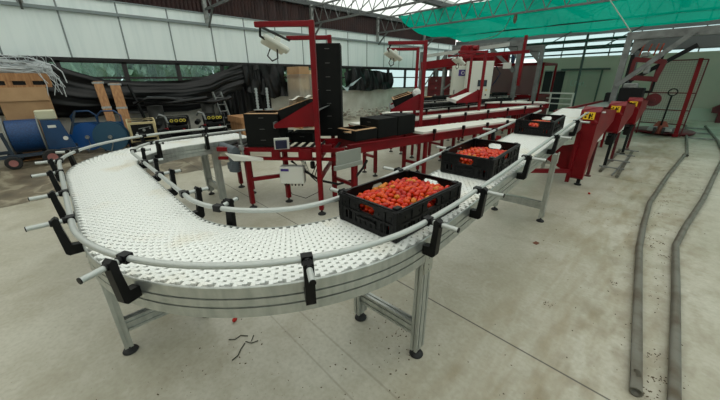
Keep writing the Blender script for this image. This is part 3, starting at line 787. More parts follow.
# ---------------------------------------------------------------- red belt lines behind the white conveyor
def red_line(label, pts, zt0, zt1, w, legs, belt=True, belt_from=0.0, rails=True):
    """straight belt line from pts[0] to pts[1]; top height zt0 -> zt1, w wide"""
    a = V3((*pts[0], zt0)); b = V3((*pts[1], zt1)); d = (b - a); L = d.length; t = d.normalized(); o = V3((t.y, -t.x, 0)).normalized()
    r_ = thing('belt_line', label, 'conveyor', (a.x, a.y, 0), 0, None)
    for s_ in (1, -1):
        mb = MB(); mb.bar(a + o * s_ * w/2 + V3((0, 0, -.06)), b + o * s_ * w/2 + V3((0, 0, -.06)), .025, .12)
        mb.bar(a + o * s_ * (w/2 + .012) + V3((0, 0, -.005)), b + o * s_ * (w/2 + .012) + V3((0, 0, -.005)), .05, .01)
        mb.build('side_beam', RED, r_, local=False)
    if belt:
        s0 = a + t * L * belt_from; mb = MB(); mb.bar(s0 + V3((0, 0, .012)), b + V3((0, 0, .012)), w - .03, .035); mb.build('white_belt', mat('belt_white', (214, 214, 204), .5) if 'belt_white' not in MATS else MATS['belt_white'], r_, local=False)
        for k in range(int(L * (1 - belt_from) / .8) + 1):
            c = s0 + t * (k * .8 + .2) + o * (w/2 + .03)
            if (c - s0).dot(t) > (b - s0).length: break
            mb = MB(); mb.cbox(c + V3((0, 0, .03)), (.04, .05, .07), .006); mb.cyl(c + V3((0, 0, -.1)), c + V3((0, 0, .06)), .01, 6); mb.build('guide_fitting', BLACKP, r_, local=False)
        if rails:
            mb = MB(); mb.tube([s0 + o * (w/2 + .02) + V3((0, 0, .075)), b + o * (w/2 + .02) + V3((0, 0, .075))], .009, 6); mb.build('guide_rail', ALUW, r_, local=False)
    for k in legs:
        for s_ in (1, -1):
            p = a + t * k + o * s_ * (w/2 - .02); mb = MB(); mb.cbox((p.x, p.y, (p.z - .06) / 2 + .03), (.05, .05, p.z - .12), .004); l = mb.build('leg', RED, r_, local=False)
            mb = MB(); mb.cyl((p.x, p.y, .01), (p.x, p.y, .07), .011, 8); mb.lathe((p.x, p.y, 0), [(0, 0), (.045, 0), (.045, .01), (.015, .025), (0, .025)], 12); mb.build('levelling_foot', RUBBER, l, local=False)
        p0 = a + t * k + o * (w/2 - .02); p1 = a + t * k - o * (w/2 - .02); mb = MB(); mb.bar((p0.x, p0.y, .33), (p1.x, p1.y, .33), .035, .04); mb.build('crossbar', RED, r_, local=False)
    return r_
red_line('nearest red belt line, carrying black cartons, with a cream belt at its far part', ((-2.84, 2.35), (-2.62, 7.1)), .845, .70, .44, (.1, 1.5, 2.9, 4.3), True, .30, False)
red_line('second red belt line, just behind the nearest one, with a narrow white belt', ((-3.62, 3.4), (-2.85, 9.4)), .86, .84, .34, (.3, 2.0, 3.8, 5.4))
red_line('third red belt line, in front of the cream control cabinet', ((-4.35, 5.0), (-3.75, 10.8)), .86, .86, .36, (.3, 2.4, 4.6))
red_line('fourth red belt line, running past the dark red stacking machine', ((-5.2, 6.6), (-4.6, 12.4)), .92, .92, .40, (.4, 2.6, 5.0))
red_line('short red cross conveyor between the third line and the grey portal', ((-4.6, 8.0), (-2.7, 9.6)), .92, .92, .34, (.3, 1.8), True, 0.1, False)
# rows of small black cartons travelling on the far lines
for k in range(9):
    y = 6.0 + .46 * k; x = -4.35 + .6 * (y - 5) / 5.8
    carton('carton', 'small black carton riding the third red line before the cabinet', (x, y, .895), R(-6), (.28, .36, .11), 'cartons on the third red line', False)
for k in range(9):
    y = 7.4 + .50 * k; x = -5.2 + .6 * (y - 6.6) / 5.8
    carton('carton', 'small black carton riding the farthest red line', (x, y, .955), R(-6), (.30, .38, .13), 'cartons on the farthest red line', k % 3 == 0)
# infeed frame under the first station, with its gear, control box and cables
f = thing('infeed_frame', 'red roller frame at the near end of the lines, under the short carton stack', 'machine frame', (-3.6, 1.9, 0), 0)
A = V3((-3.86, 1.32, 0)); B = V3((-2.70, 2.36, 0)); t = (B - A).normalized(); o = V3((t.y, -t.x, 0))
for s_, nm in ((.0, 'front_beam'), (-.62, 'rear_beam')):
    for z, h in ((.765, .05), (.655, .035)):
        mb = MB(); mb.bar(A + o * s_ + V3((0, 0, z)), B + o * s_ + V3((0, 0, z)), .04, h); mb.build(nm, RED, f, local=False)
for k in range(14):
    mb = MB(); c = A + t * (.08 + k * .105); mb.cyl(c + V3((0, 0, .775)), c - o * .62 + V3((0, 0, .775)), .018, 8); mb.build('roller', DARK, f, local=False)
for (x, y, x2, y2) in ((-3.60, 1.55, -3.60, 1.55), (-3.46, 2.0, -3.46, 2.0), (-4.12, 1.80, -4.12, 1.80), (-4.50, 1.80, -4.50, 1.80), (-3.15, 2.95, -3.15, 2.95)):
    mb = MB(); mb.cbox((x, y, .40), (.055, .055, .68), .004); l = mb.build('leg', RED, f, local=False)
    mb = MB(); mb.cyl((x, y, .01), (x, y, .08), .012, 8); mb.lathe((x, y, 0), [(0, 0), (.05, 0), (.05, .01), (.015, .03), (0, .03)], 12); mb.build('levelling_foot', RUBBER, l, local=False)
mb = MB(); mb.bar((-3.60, 1.55, .38), (-3.46, 2.0, .38), .04, .045); mb.bar((-4.12, 1.8, .50), (-4.5, 1.8, .50), .04, .045); mb.bar((-4.5, 1.8, .72), (-3.6, 1.55, .72), .05, .05); mb.build('brace', RED, f, local=False)
for c_, d_ in (((-3.02, 2.02, .72), (.16, .05, .12)), ((-3.3, 1.79, .72), (.10, .05, .14)), ((-2.86, 2.22, .79), (.12, .05, .08))):
    mb = MB(); mb.cbox(c_, d_, .006, rz=R(42)); mb.build('sensor_bracket', RED, f, local=False)
mb = MB(); mb.cbox((-3.16, 1.80, .86), (.17, .012, .15), .004, rz=R(62), rx=R(20)); q = mb.build('white_deflector', WHITEP, f, local=False)
mb = MB(); mb.cbox((-3.155, 1.79, .85), (.13, .014, .11), .004, rz=R(62), rx=R(20)); mb.build('navy_pad', mat('navy_pad', (22, 28, 60), .5), q, local=False)
mb = MB(); mb.poly([(-3.68, 1.34, .74), (-3.48, 1.50, .72), (-3.30, 1.62, .70), (-3.30, 1.62, .665), (-3.60, 1.40, .65)], (.01, -.01, 0)); mb.build('white_guide', WHITEP, f, local=False)
mb = MB(); mb.cyl((-3.56, 1.50, .62), (-3.56, 1.50, .98), .014, 8); mb.cbox((-3.56, 1.49, .80), (.05, .05, .06), .006); mb.build('sensor_post', GALV, f, local=False)
mb = MB(); mb.cbox((-3.24, 1.96, .44), (.30, .12, .22), .008, rz=R(42)); q = mb.build('control_box', WHITEP, f, local=False)
mb = MB(); mb.box((-3.24 + .0415 - .059, 1.96 - .046 - .054, .51), (.10, .004, .03), rz=R(42)); mb.build('purple_label', PURPLE, q, local=False)
q = bpy.data.objects['control_box']
for k in range(6): mb = MB(); c = V3((-3.24 + (k - 2.5) * .033, 1.96 + (k - 2.5) * .030, .33)); mb.cyl(c, c + V3((0, 0, -.04)), .009, 6); mb.build('cable_gland', BLACKP, q, local=False)
mb = MB(); c = V3((-2.58, 2.32, 0)); mb.cbox((-2.585, 2.32, .70), (.02, .38, .19), .004); mb.cbox((-2.57, 2.30, .62), (.04, .42, .05), .004); mb.build('grey_cover_plate', mat('grey_cover', (138, 142, 134), .5), f, local=False)
mb = MB(); mb.tube([(-3.28, 1.98, .60), (-3.15, 2.05, .50), (-2.98, 2.2, .36), (-2.86, 2.38, .30), (-2.76, 2.55, .34), (-2.72, 2.68, .48), (-2.70, 2.74, .58)], .016, 8); mb.build('black_hose', CABLE, f, local=False)
mb = MB()
for k in range(4): mb.tube([(-3.1 + .03*k, 2.0, .64), (-3.07 + .04*k, 2.03, .52 - .02*k), (-3.0 + .05*k, 2.08, .46 - .03*k), (-2.95 + .04*k, 2.1, .56), (-2.9, 2.12, .66)], .006, 6)
mb.tube([(-3.25, 1.86, .34), (-3.2, 1.9, .2), (-3.05, 2.0, .16), (-2.9, 2.1, .26), (-2.84, 2.12, .5)], .004, 5)
mb.cbox((-3.0, 2.1, .58), (.05, .05, .09), .01)
mb.build('loose_cables', CABLE, f, local=False)

# ---------------------------------------------------------------- red hoods beside the white conveyor
def hood(label, loc, first=None, low=.13):
    if first: return dup(first, loc, 0, label)
    h = thing('drive_hood', label, 'machine cover', loc, 0, 'red sloping drive hoods with yellow warning stickers')
    # side outline in y (depth) and z: full-height front, underside sloping up to the back
    fx0, fx1 = -.105, .105
    out = [(0, low), (.05, low - .03), (.42, max(.66, low)), (1.42, .86), (1.42, 1.04), (.10, 1.14), (0, 1.10)]
    mb = MB(); mb.poly([(fx0, y, z) for y, z in out], (fx1 - fx0, 0, 0)); b = mb.build('hood_shell', RED, h)
    mb = MB(); mb.poly([(fx0 - .012, -.014, .94), (fx1 + .012, -.014, .94), (fx1 + .012, -.014, 1.10), (fx1 - .02, .10, 1.165), (fx0 + .02, .10, 1.165), (fx0 - .012, -.014, 1.12)], (0, .012, 0))
    mb.add([(fx0 - .006, -.01, 1.10), (fx1 + .006, -.01, 1.10), (fx1 + .006, .10, 1.165), (fx0 - .006, .10, 1.165), (fx1 + .006, 1.42, 1.05), (fx0 - .006, 1.42, 1.05)], [(0, 1, 2, 3), (3, 2, 4, 5)])
    mb.build('front_cap', RED, h)
    mb = MB(); mb.box((-.01, -.019, 1.045), (.135, .004, .10)); st = mb.build('warning_sticker', YELLOW, h)
    mb = MB()
    for dx, dz, r_ in ((-.035, .02, .012), (-.04, -.02, .014), (.03, .0, .012), (.035, .025, .010)): mb.cyl((dx - .01, -.0205, 1.045 + dz), (dx - .01, -.0225, 1.045 + dz), r_, 10)
    mb.poly([(-.012, -.0205, 1.005), (.006, -.0205, 1.005), (.010, -.0205, 1.06), (0, -.0205, 1.085), (-.014, -.0205, 1.06)], (0, -.002, 0)); mb.cyl((.03, -.0205, 1.015), (.03, -.0225, 1.015), .009, 10)
    mb.build('sticker_symbols', BLACKP, st)
    if low < .2: mb = MB(); mb.poly([(-.11, .04, .62), (-.11, .04, .16), (-.45, .04, .34), (-.45, .04, .52)], (0, .02, 0)); mb.build('under_guard', RED, h)
    mb = MB(); mb.bb(-.06, .08, .38, .95, .60, .80); mb.build('white_side_panel', WHITEP, h)
    mb = MB()
    for k in range(5): mb.tube([(.04, .30 + .06*k, .78), (.06, .32 + .06*k, .60), (.03, .40 + .05*k, .44), (-.03, .5 + .04*k, .50)], .013, 6)
    mb.cbox((-.02, .5, .45), (.12, .25, .18), .02); mb.build('drive_cables', CABLE, h)
    for y, zt in ((.10, low + .03), (.75, .72)):
        mb = MB(); mb.bar((.05, y, .03), (.05, y, zt), .045, .045, up=(1, 0, 0)); mb.cyl((.05, y, .0), (.05, y, .014), .05, 14); mb.build('leg', DRED if y > .2 else DARK, h)
    return h
h0 = hood('red sloping drive hood with yellow sticker, nearest of the three beside the white conveyor', (-.945, 5.48, 0))
h1 = hood('middle red drive hood with yellow sticker, between two like it', (-.86, 7.0, 0), None, .66)
hood('farthest red drive hood with yellow sticker, next to the steel portal', (-.80, 8.6, 0), h1)
# continuing low red frame under the hoods and the white conveyor's end
mb = MB(); r_ = thing('hood_frame', 'low red frame under the far end of the white conveyor', 'machine frame', (-1.4, 5.6, 0), 0)
mb.bar((-1.75, 4.4, .30), (-1.02, 5.45, .22), .05, .06); mb.bar((-1.02, 5.45, .05), (-1.02, 5.45, .8), .05, .05, up=(1, 0, 0)); mb.bar((-1.75, 4.4, .02), (-1.75, 4.4, .8), .05, .05, up=(1, 0, 0)); mb.build('frame_tube', RED, r_, local=False)
mb = MB(); mb.bar((-1.5, 6.9, .92), (-1.42, 12.0, .92), .40, .04); mb.build('roller_bed', mat('grey_rollers', (120, 122, 118), .5, .3), r_, local=False)
for dx in (-.27, .27):
    mb = MB(); mb.bar((-1.5 + dx, 6.9, .91), (-1.42 + dx, 12.0, .91), .03, .12); mb.build('side_beam', RED, r_, local=False)
for y in (7.2, 9.2, 11.2):
    for dx in (-.25, .25): mb = MB(); mb.bar((-1.47 + dx, y, 0), (-1.47 + dx, y, .95), .05, .05, up=(1, 0, 0)); mb.build('leg', RED, r_, local=False)
# ---------------------------------------------------------------- cream control cabinets
def cabinet(label, loc, rz, w, h, ctrl):
    c = thing('control_cabinet', label, 'cabinet', loc, rz, None)
    mb = MB(); mb.cbox((0, .2, .10 + h/2), (w, .4, h), .01); mb.bb(-w/2, w/2, .02, .38, 0, .10); mb.build('cabinet_body', CREAM, c)
    mb = MB(); mb.bb(-w/2 + .02, w/2 - .02, -.018, 0, .14, h + .07)
    dr = mb.build('door', CREAM, c)
    mb = MB(); mb.cbox((-w/2 + .07, -.03, 1.15), (.025, .02, .12), .005); mb.build('handle', DARK, dr)
    if ctrl:
        mb = MB(); mb.bb(-.02, .24, -.03, -.018, 1.32, 1.50); q = mb.build('control_screen', DARK, dr)
        mb = MB(); mb.bb(.0, .22, -.033, -.03, 1.345, 1.475); mb.build('screen_glass', mat('dark_screen', (36, 48, 56), .15), q)
        for i, (x, z, m_) in enumerate(((.0, 1.22, DARK), (.12, 1.22, RED), (.24, 1.22, YELLOW), (.0, 1.08, DARK), (.12, 1.08, WHITEP), (.24, 1.08, DARK), (.12, .96, DARK))):
            mb = MB(); mb.cyl((x, -.018, z), (x, -.045, z), .022, 12); mb.build('push_button', m_, dr)
    else:
        mb = MB(); mb.bb(-.10, .24, -.03, -.018, 1.62, 1.80); q = mb.build('purple_plate', PURPLE, dr)
        mb = MB(); mb.lathe((.03, -.031, 1.71), [(.038, 0), (.055, 0), (.055, .004), (.038, .004), (.038, 0)], 18, axis=(0, -1, 0)); mb.bb(.10, .12, -.036, -.03, 1.66, 1.765); mb.bb(.12, .17, -.036, -.03, 1.745, 1.765); mb.bb(.12, .16, -.036, -.03, 1.70, 1.72); mb.bb(.17, .19, -.036, -.03, 1.70, 1.765)
        mb.build('plate_marks', WHITEP, q)
    return c
cabinet('cream control cabinet with a small purple plate, left of its taller neighbour', (-5.25, 9.55, 0), R(38), .52, 1.82, False)
cabinet('tall cream control cabinet with a dark screen and coloured push buttons', (-4.60, 9.42, 0), R(34), .74, 1.92, True)
# ---------------------------------------------------------------- dark red stacking machine
s = thing('stacking_machine', 'dark red stacking machine with a drawer-like rack and overhead red beam', 'machine', (-6.6, 10.6, 0), 0)
mb = MB(); mb.bb(-7.2, -5.7, 10.6, 11.5, .05, 1.62)
mb.build('rack_body', DRED, s, local=False)
for k in range(6):
    mb = MB(); mb.bb(-7.15, -5.75, 10.56, 10.6, .12 + k * .25, .33 + k * .25); d_ = mb.build('rack_drawer', DRED, s, local=False)
    mb = MB(); mb.cyl((-6.8, 10.54, .22 + k * .25), (-6.8, 10.56, .22 + k * .25), .03, 8); mb.cyl((-6.2, 10.54, .22 + k * .25), (-6.2, 10.56, .22 + k * .25), .03, 8); mb.build('drawer_knob', GALV, d_, local=False)
mb = MB(); mb.bar((-7.3, 10.3, 1.98), (-4.6, 10.3, 2.16), .14, .26); mb.bar((-7.3, 11.4, 1.98), (-4.6, 11.4, 2.16), .14, .26)
for x in (-7.1, -6.2, -5.3): mb.bar((x, 10.3, 2.04), (x, 11.4, 2.04), .1, .1)
mb.build('overhead_beam', RED, s, local=False)
mb = MB(); mb.bar((-7.2, 10.25, 2.30), (-4.2, 10.25, 2.48), .06, .10); mb.build('pale_beam', mat('pale_beam_paint', (176, 180, 174), .5), s, local=False)
for x, y in ((-7.35, 10.3), (-6.35, 10.3), (-4.7, 10.3), (-7.35, 11.4)):
    mb = MB(); mb.bar((x, y, 0), (x, y, 2.45), .09, .09, up=(1, 0, 0)); mb.build('grey_post', STEEL, s, local=False)
mb = MB(); mb.bar((-6.35, 10.26, 1.15), (-5.2, 10.26, 1.95), .03, .05); mb.bar((-7.35, 10.26, 1.0), (-6.35, 10.26, 2.3), .02, .04); mb.bar((-7.35, 10.26, 1.9), (-6.35, 10.26, 1.9), .02, .05); mb.build('brace', STEEL, s, local=False)
mb = MB(); mb.cbox((-5.35, 10.0, 2.33), (.38, .4, .36), .03); mb.cyl((-5.35, 9.78, 2.36), (-5.35, 9.72, 2.36), .14, 14); mb.cyl((-5.1, 9.85, 2.42), (-4.95, 9.85, 2.42), .07, 10); mb.build('lift_drive', RED, s, local=False)
mb = MB(); mb.bar((-5.3, 9.7, 2.16), (-3.4, 9.7, 2.22), .08, .08); mb.bar((-3.55, 9.7, 1.35), (-3.55, 9.7, 2.62), .07, .07, up=(1, 0, 0)); mb.build('red_arm', RED, s, local=False)
# caged red machine behind the grey portal
s = thing('caged_machine', 'red machine with clear panels behind the grey portal posts', 'machine', (-4.4, 12.6, 0), 0)
mb = MB(); x0, x1, y0, y1 = -5.5, -3.75, 12.2, 13.6
for x in (x0, (x0 + x1) / 2, x1):
    for y in (y0, y1): mb.bar((x, y, 0), (x, y, 2.0), .06, .06, up=(1, 0, 0))
for z in (.95, 2.0):
    for y in (y0, y1): mb.bar((x0, y, z), (x1, y, z), .06, .07)
    for x in (x0, x1): mb.bar((x, y0, z), (x, y1, z), .06, .07)
mb.build('red_frame', RED, s, local=False)
mb = MB(); mb.bb(x0, x1, y0 + .03, y1, .15, .92); mb.build('lower_panels', DRED, s, local=False)
mb = MB(); mb.bb(x0 + .05, x1 - .05, y0 + .01, y0 + .015, 1.0, 1.95); mb.build('clear_panel', film_mat('clear_acrylic', (226, 200, 200), (196, 160, 162), .35), s, local=False)
mb = MB(); mb.cbox((-4.7, 12.9, 1.4), (.5, .4, .5), .03); mb.cyl((-4.2, 12.8, 1.0), (-4.2, 12.8, 1.8), .08, 10); mb.cbox((-5.1, 12.9, 1.2), (.25, .3, .4), .03); mb.build('inner_mechanism', STEEL, s, local=False)
mb = MB(); mb.bb(-4.62, -4.36, 11.05, 11.06, 1.84, 2.02); mb.build('white_notice', WHITEP, s, local=False)
mb = MB(); mb.tube([(-5.3, 12.1, 1.95), (-5.1, 12.05, 1.7), (-5.2, 12.05, 1.5), (-5.35, 12.1, 1.3)], .02, 6); mb.cyl((-4.9, 12.5, 2.0), (-4.9, 12.5, 2.4), .07, 10); mb.build('air_hose', mat('navy_duct', (40, 56, 92), .5), s, local=False)
# ---------------------------------------------------------------- grey steel portals
def portal(label, loc, W, H, brace):
    p = thing('steel_portal', label, 'steel frame', loc, 0, None)
    mb = MB(); mb.bb(-.06, .06, -.05, .05, 0, H); mb.bb(-.15, .15, -.12, .12, 0, .02); mb.build('post', STEEL, p)
    mb = MB(); mb.bb(min(0, W), max(0, W), -.06, .06, H - .16, H); mb.build('top_beam', STEEL, p)
    sg = 1 if W > 0 else -1
    mb = MB(); mb.poly([(sg * .09, -.02, H - .16), (sg * .42, -.02, H - .16), (sg * .09, -.02, H - .5)], (0, .04, 0)); mb.build('gusset', STEEL, p)
    for (x0_, z0_, x1_, z1_) in brace:
        mb = MB(); mb.bar((x0_, -.09, z0_), (x1_, -.09, z1_), .05, .10); mb.build('brace', STEEL, p)
    return p
portal('grey steel portal with a slanting brace, before the caged red machine', (-4.22, 11.2, 0), -2.4, 2.66, ((-1.0, 2.56, -.05, 1.75),))
portal('second grey steel portal, before the dark doorway in the far wall', (-3.78, 11.9, 0), -.8, 2.54, ())
cr = portal('grey steel gantry with a long diagonal brace over the red hoods', (-1.39, 10.2, 0), 5.4, 2.53, ((.0, 1.35, 1.08, 2.46),))
mb = MB(); mb.bb(.0, 5.4, 1.5, 1.72, 2.22, 2.56); mb.bb(-.05, .10, 1.5, 1.65, 0, 2.5); mb.bb(5.2, 5.35, 1.5, 1.65, 0, 2.5); mb.bb(5.2, 5.35, -.06, .06, 0, 2.4); mb.build('rear_beam', mat('dark_grey_steel', (86, 90, 90), .5, .2), cr)
mb = MB(); mb.bar((.05, 1.45, 1.45), (1.15, 1.45, 2.28), .05, .10); mb.build('rear_brace', DARK, cr)
# dark green slim post with the white guard rail
mb = MB(); mb.cyl((-3.0, 13.9, 0), (-3.06, 13.9, 2.95), .04, 10); mb.bb(-3.10, -2.90, 13.8, 14.0, 0, .015)
solo(mb, 'slim_post', mat('dark_green_paint', (52, 72, 66), .5), 'slim dark green post behind the white guard rail', 'post', (-3, 13.9, 0))
g = thing('guard_rail', 'white tubular guard rail before the dark doorway', 'railing', (-3.6, 13.2, 0), 0)
for z in (1.04, .86, .68):
    mb = MB(); mb.bar((-4.35, 13.2, z), (-2.92, 13.2, z), .04, .05 if z > 1 else .035); mb.build('rail', WHITEP, g, local=False)
for x in (-4.35, -3.62, -2.92):
    mb = MB(); mb.bar((x, 13.2, 0), (x, 13.2, 1.06), .05, .05, up=(1, 0, 0)); mb.build('post', WHITEP, g, local=False)
# pale scrawl on the far wall
mb = MB(); sc_ = YF - .055
def stroke(pts): mb.tube([(-4.10 + x * .11, sc_, 1.20 + z * .115) for x, z in pts], .012, 5)
zz = .0
stroke([(1, 2), (.3, 2), (0, 1.5), (0, .7), (.3, .2), (1, .2)]); stroke([(1.6, .2), (1.6, 1.6), (2.1, 1.6)]); stroke([(2.6, .2), (2.9, 1.6), (3.2, .2)]); stroke([(2.7, .8), (3.1, .8)]); stroke([(3.7, .1), (3.7, 1.5), (4.1, .8), (4.5, 1.5), (4.5, .1)]); stroke([(5, 0), (5.6, 0)])
mb.build('chalk_scrawl', mat('pale_chalk', (176, 196, 188), .9), d1)
# ---------------------------------------------------------------- strapping head under the gantry
s = thing('strapping_machine', 'dark red strapping machine with orange hoses under the steel gantry', 'machine', (-1.2, 11.1, 0), 0)
mb = MB(); 
mb.bar((-1.36, 11.2, 0), (-1.36, 11.2, 2.1), .08, .08, up=(1, 0, 0)); mb.bar((-.78, 11.2, 1.2), (-.78, 11.2, 2.1), .05, .05, up=(1, 0, 0)); mb.bar((-.78, 11.2, 1.2), (-1.36, 11.2, 1.2), .06, .06)
mb.build('mast', DARK, s, local=False)
mb = MB(); mb.bar((-1.30, 11.05, 1.98), (-.68, 11.05, 1.90), .08, .11); mb.bar((-1.30, 11.05, 1.55), (-.72, 11.05, 1.50), .08, .12); mb.bar((-.70, 11.05, 1.92), (-.78, 11.05, 1.46), .10, .14, up=(0, 1, 0)); mb.bar((-1.28, 11.05, 1.98), (-1.28, 11.05, 1.5), .06, .08, up=(1, 0, 0)); mb.build('head_frame', mat('head_red', (92, 14, 20), .5), s, local=False)
mb = MB()
for x in (-1.22, -1.08, -.95, -.86): mb.tube([(x, 11.1, 2.05), (x + .02, 11.08, 2.2), (x + .04, 11.1, 2.32)], .016, 6)
mb.build('orange_hose', mat('orange_hose_rubber', (140, 52, 26), .5), s, local=False)
for c_, d_ in (((-1.1, 11.1, 2.08), (.16, .16, .12)), ((-.98, 11.0, 1.72), (.12, .1, .18)), ((-1.2, 11.0, 1.35), (.3, .2, .12))):
    mb = MB(); mb.cbox(c_, d_, .02); mb.build('clamp_unit', GALV, s, local=False)
mb = MB(); mb.cbox((-1.15, 11.1, .75), (.5, .4, 1.1), .02); mb.cbox((-1.55, 11.0, 1.05), (.25, .2, .25), .02); mb.build('dark_housing', DARK, s, local=False)
mb = MB(); mb.cyl((-.70, 11.35, 1.0), (-.70, 11.45, 1.0), .16, 20); mb.cyl((-.70, 11.3, 1.0), (-.70, 11.5, 1.0), .05, 12); mb.build('strap_reel', DRED, s, local=False)
# ---------------------------------------------------------------- pallet wrapper and pallet truck
s = thing('pallet_wrapper', 'red pallet wrapper with a round turntable, leaning red mast and mesh guard', 'machine', (-.35, 12.9, 0), 0)
mb = MB(); mb.lathe((-.35, 12.95, 0), [(0, .02), (.66, .02), (.68, .05), (.68, .09), (.64, .11), (0, .11)], 36); mb.build('turntable', DRED, s, local=False)
mb = MB(); mb.bar((-.06, 12.2, .05), (-.10, 12.2, 2.0), .10, .09, up=(1, 0, 0)); mb.bb(-.12, 0, 12.12, 12.7, .02, .10); mb.build('mast', RED, s, local=False)
mb = MB(); x0, x1, z0, z1, yy = -.90, .04, .33, 1.97, 12.35
for a, b in (((x0, z0), (x1, z0)), ((x0, z1), (x1, z1)), ((x0, z0), (x0, z1)), ((x1, z0), (x1, z1)), ((x0, 1.15), (x1, 1.15)), ((x0, .7), (x1, .7))): mb.bar((a[0], yy, a[1]), (b[0], yy, b[1]), .03, .03, up=(0, 1, 0))
mb.bar((x0, yy, 0), (x0, yy, z0), .03, .03, up=(0, 1, 0)); mb.bar((x1, yy, 0), (x1, yy, z0), .03, .03, up=(0, 1, 0)); mb.build('guard_frame', DRED, s, local=False)
mb = MB()
for k in range(1, 19): x = x0 + (x1 - x0) * k / 19; mb.bar((x, yy, z0), (x, yy, z1), .009, .009, up=(0, 1, 0))
for k in range(1, 30): z = z0 + (z1 - z0) * k / 30; mb.bar((x0, yy, z), (x1, yy, z), .009, .009, up=(0, 1, 0))
mb.build('wire_mesh', mat('mesh_wire', (150, 132, 128), .5), s, local=False)
p = thing('pallet_truck', 'hand pallet truck with a looped handle standing on the wrapper turntable', 'pallet truck', (-.45, 12.1, .11), 0)
mb = MB(); mb.bar((-.40, 11.75, .34), (-.385, 11.60, 1.12), .04, .04); mb.lathe((-.385, 11.58, 1.19), [(.075, -.012), (.098, -.012), (.098, .012), (.075, .012), (.075, -.012)], 20, axis=(0, -1, .3)); mb.build('handle', DARK, p, local=False)
mb = MB(); mb.poly([(-.56, 11.78, .30), (-.24, 11.78, .30), (-.32, 11.78, .44), (-.48, 11.78, .44)], (0, .14, 0)); mb.cyl((-.40, 11.80, .12), (-.40, 11.80, .34), .05, 10); mb.build('pump_unit', mat('truck_brown_red', (132, 70, 54), .5), p, local=False)
for x in (-.58, -.24):
    mb = MB(); mb.cbox((x, 12.4, .20), (.16, 1.15, .06), .01); mb.build('fork', mat('fork_grey', (150, 150, 146), .5) if x < -.5 else MATS['fork_grey'], p, local=False)
for x in (-.50, -.32):
    mb = MB(); mb.cyl((x - .03, 11.75, .195), (x + .03, 11.75, .195), .085, 14); mb.build('wheel', RUBBER, p, local=False)
# ---------------------------------------------------------------- pipe rails on the floor
PIPE = mat('worn_pipe_steel', (112, 110, 100), .5, .4, (84, 74, 58), 7, lo=.42, hi=.72)
def pipe(label, pts, flare=True):
    mb = MB(); r_ = .027; P_ = [V3((x, y, .030)) for x, y in pts]; mb.tube(P_, r_, 14, cap=False)
    q = P_[0]; d = (P_[0] - P_[1]).normalized(); mb.lathe(q, [(r_, 0), (r_ + .002, .004), (r_ - .006, .006), (r_ - .006, -.15), (0, -.15)], 14, axis=tuple(d))
    d = (P_[-1] - P_[-2]).normalized(); mb.lathe(P_[-1], [(r_, -.06), (r_ + .007, -.05), (r_ + .008, .01), (0, .01)], 14, axis=tuple(d))
    return solo(mb, 'pipe_rail', PIPE, label, 'pipe', (pts[0][0], pts[0][1], 0), 'pipe rails on the floor')
pipe('long bent grey pipe on the floor, left of the pair, open end near the viewer', ((.195, 1.80), (.12, 2.6), (.02, 3.7), (-.01, 4.4), (-.03, 5.3), (.06, 7.2), (.20, 9.3)))
pipe('long bent grey pipe on the floor, right of the pair, running out of the picture', ((.35, 1.2), (.335, 1.9), (.30, 3.0), (.26, 4.0), (.31, 4.6), (.46, 6.0), (.66, 8.4), (.78, 9.8), (.74, 12), (.55, 15.4)))
pipe('thin straight grey pipe on the floor in front of the pallet wrapper', ((.235, 9.25), (.20, 11), (.09, 15.2)))
for y, lab in ((12.2, 'nearest'), (13.4, 'middle one'), (14.6, 'farthest')):
    mb = MB(); mb.bar((.10 + .02 * (14.6 - y), y, .03), (.62 + .06 * (14.6 - y), y, .03), .05, .03)
    solo(mb, 'rail_tie', GALV, 'flat metal tie joining the far ends of the floor pipes, %s of three' % lab, 'rail tie', (.4, y, 0), 'ties of the floor pipes')
p = thing('pipe_trolley_frame', 'small ladder-like frame of grey pipes lying before the red hoods', 'pipe frame', (-.7, 7.6, 0), 0)
for (a, b) in (((-.79, 6.62), (-.83, 9.0)), ((-.53, 6.42), (-.62, 9.0))):
    mb = MB(); mb.tube([(a[0], a[1], .028), (b[0], b[1], .028)], .026, 12); mb.build('side_pipe', PIPE, p, local=False)
for y in (6.9, 7.6, 8.3, 8.9):
    mb = MB(); mb.bar((-.86, y, .055), (-.50, y, .055), .03, .02); mb.build('rung', GALV, p, local=False)
mb = MB(); mb.tube([(-.60, 6.45, .03), (-.60, 8.2, .03)], .012, 8); mb.build('thin_rod', GALV, p, local=False)
# things at the right edge by the far wall
mb = MB(); mb.poly([(.62, 17.2, .33), (1.2, 17.2, .33), (1.2, 17.2, .60), (.75, 17.2, .62), (.6, 17.2, .5)], (0, .3, 0)); mb.bb(.8, 1.15, 17.2, 17.5, 0, .33); mb.bb(.7, .76, 17.25, 17.3, .95, 1.3); mb.bb(.95, 1.0, 17.25, 17.3, .6, 1.3)
solo(mb, 'hand_cart', DRED, 'small red cart by the far wall at the right edge', 'cart', (.9, 17.3, 0))
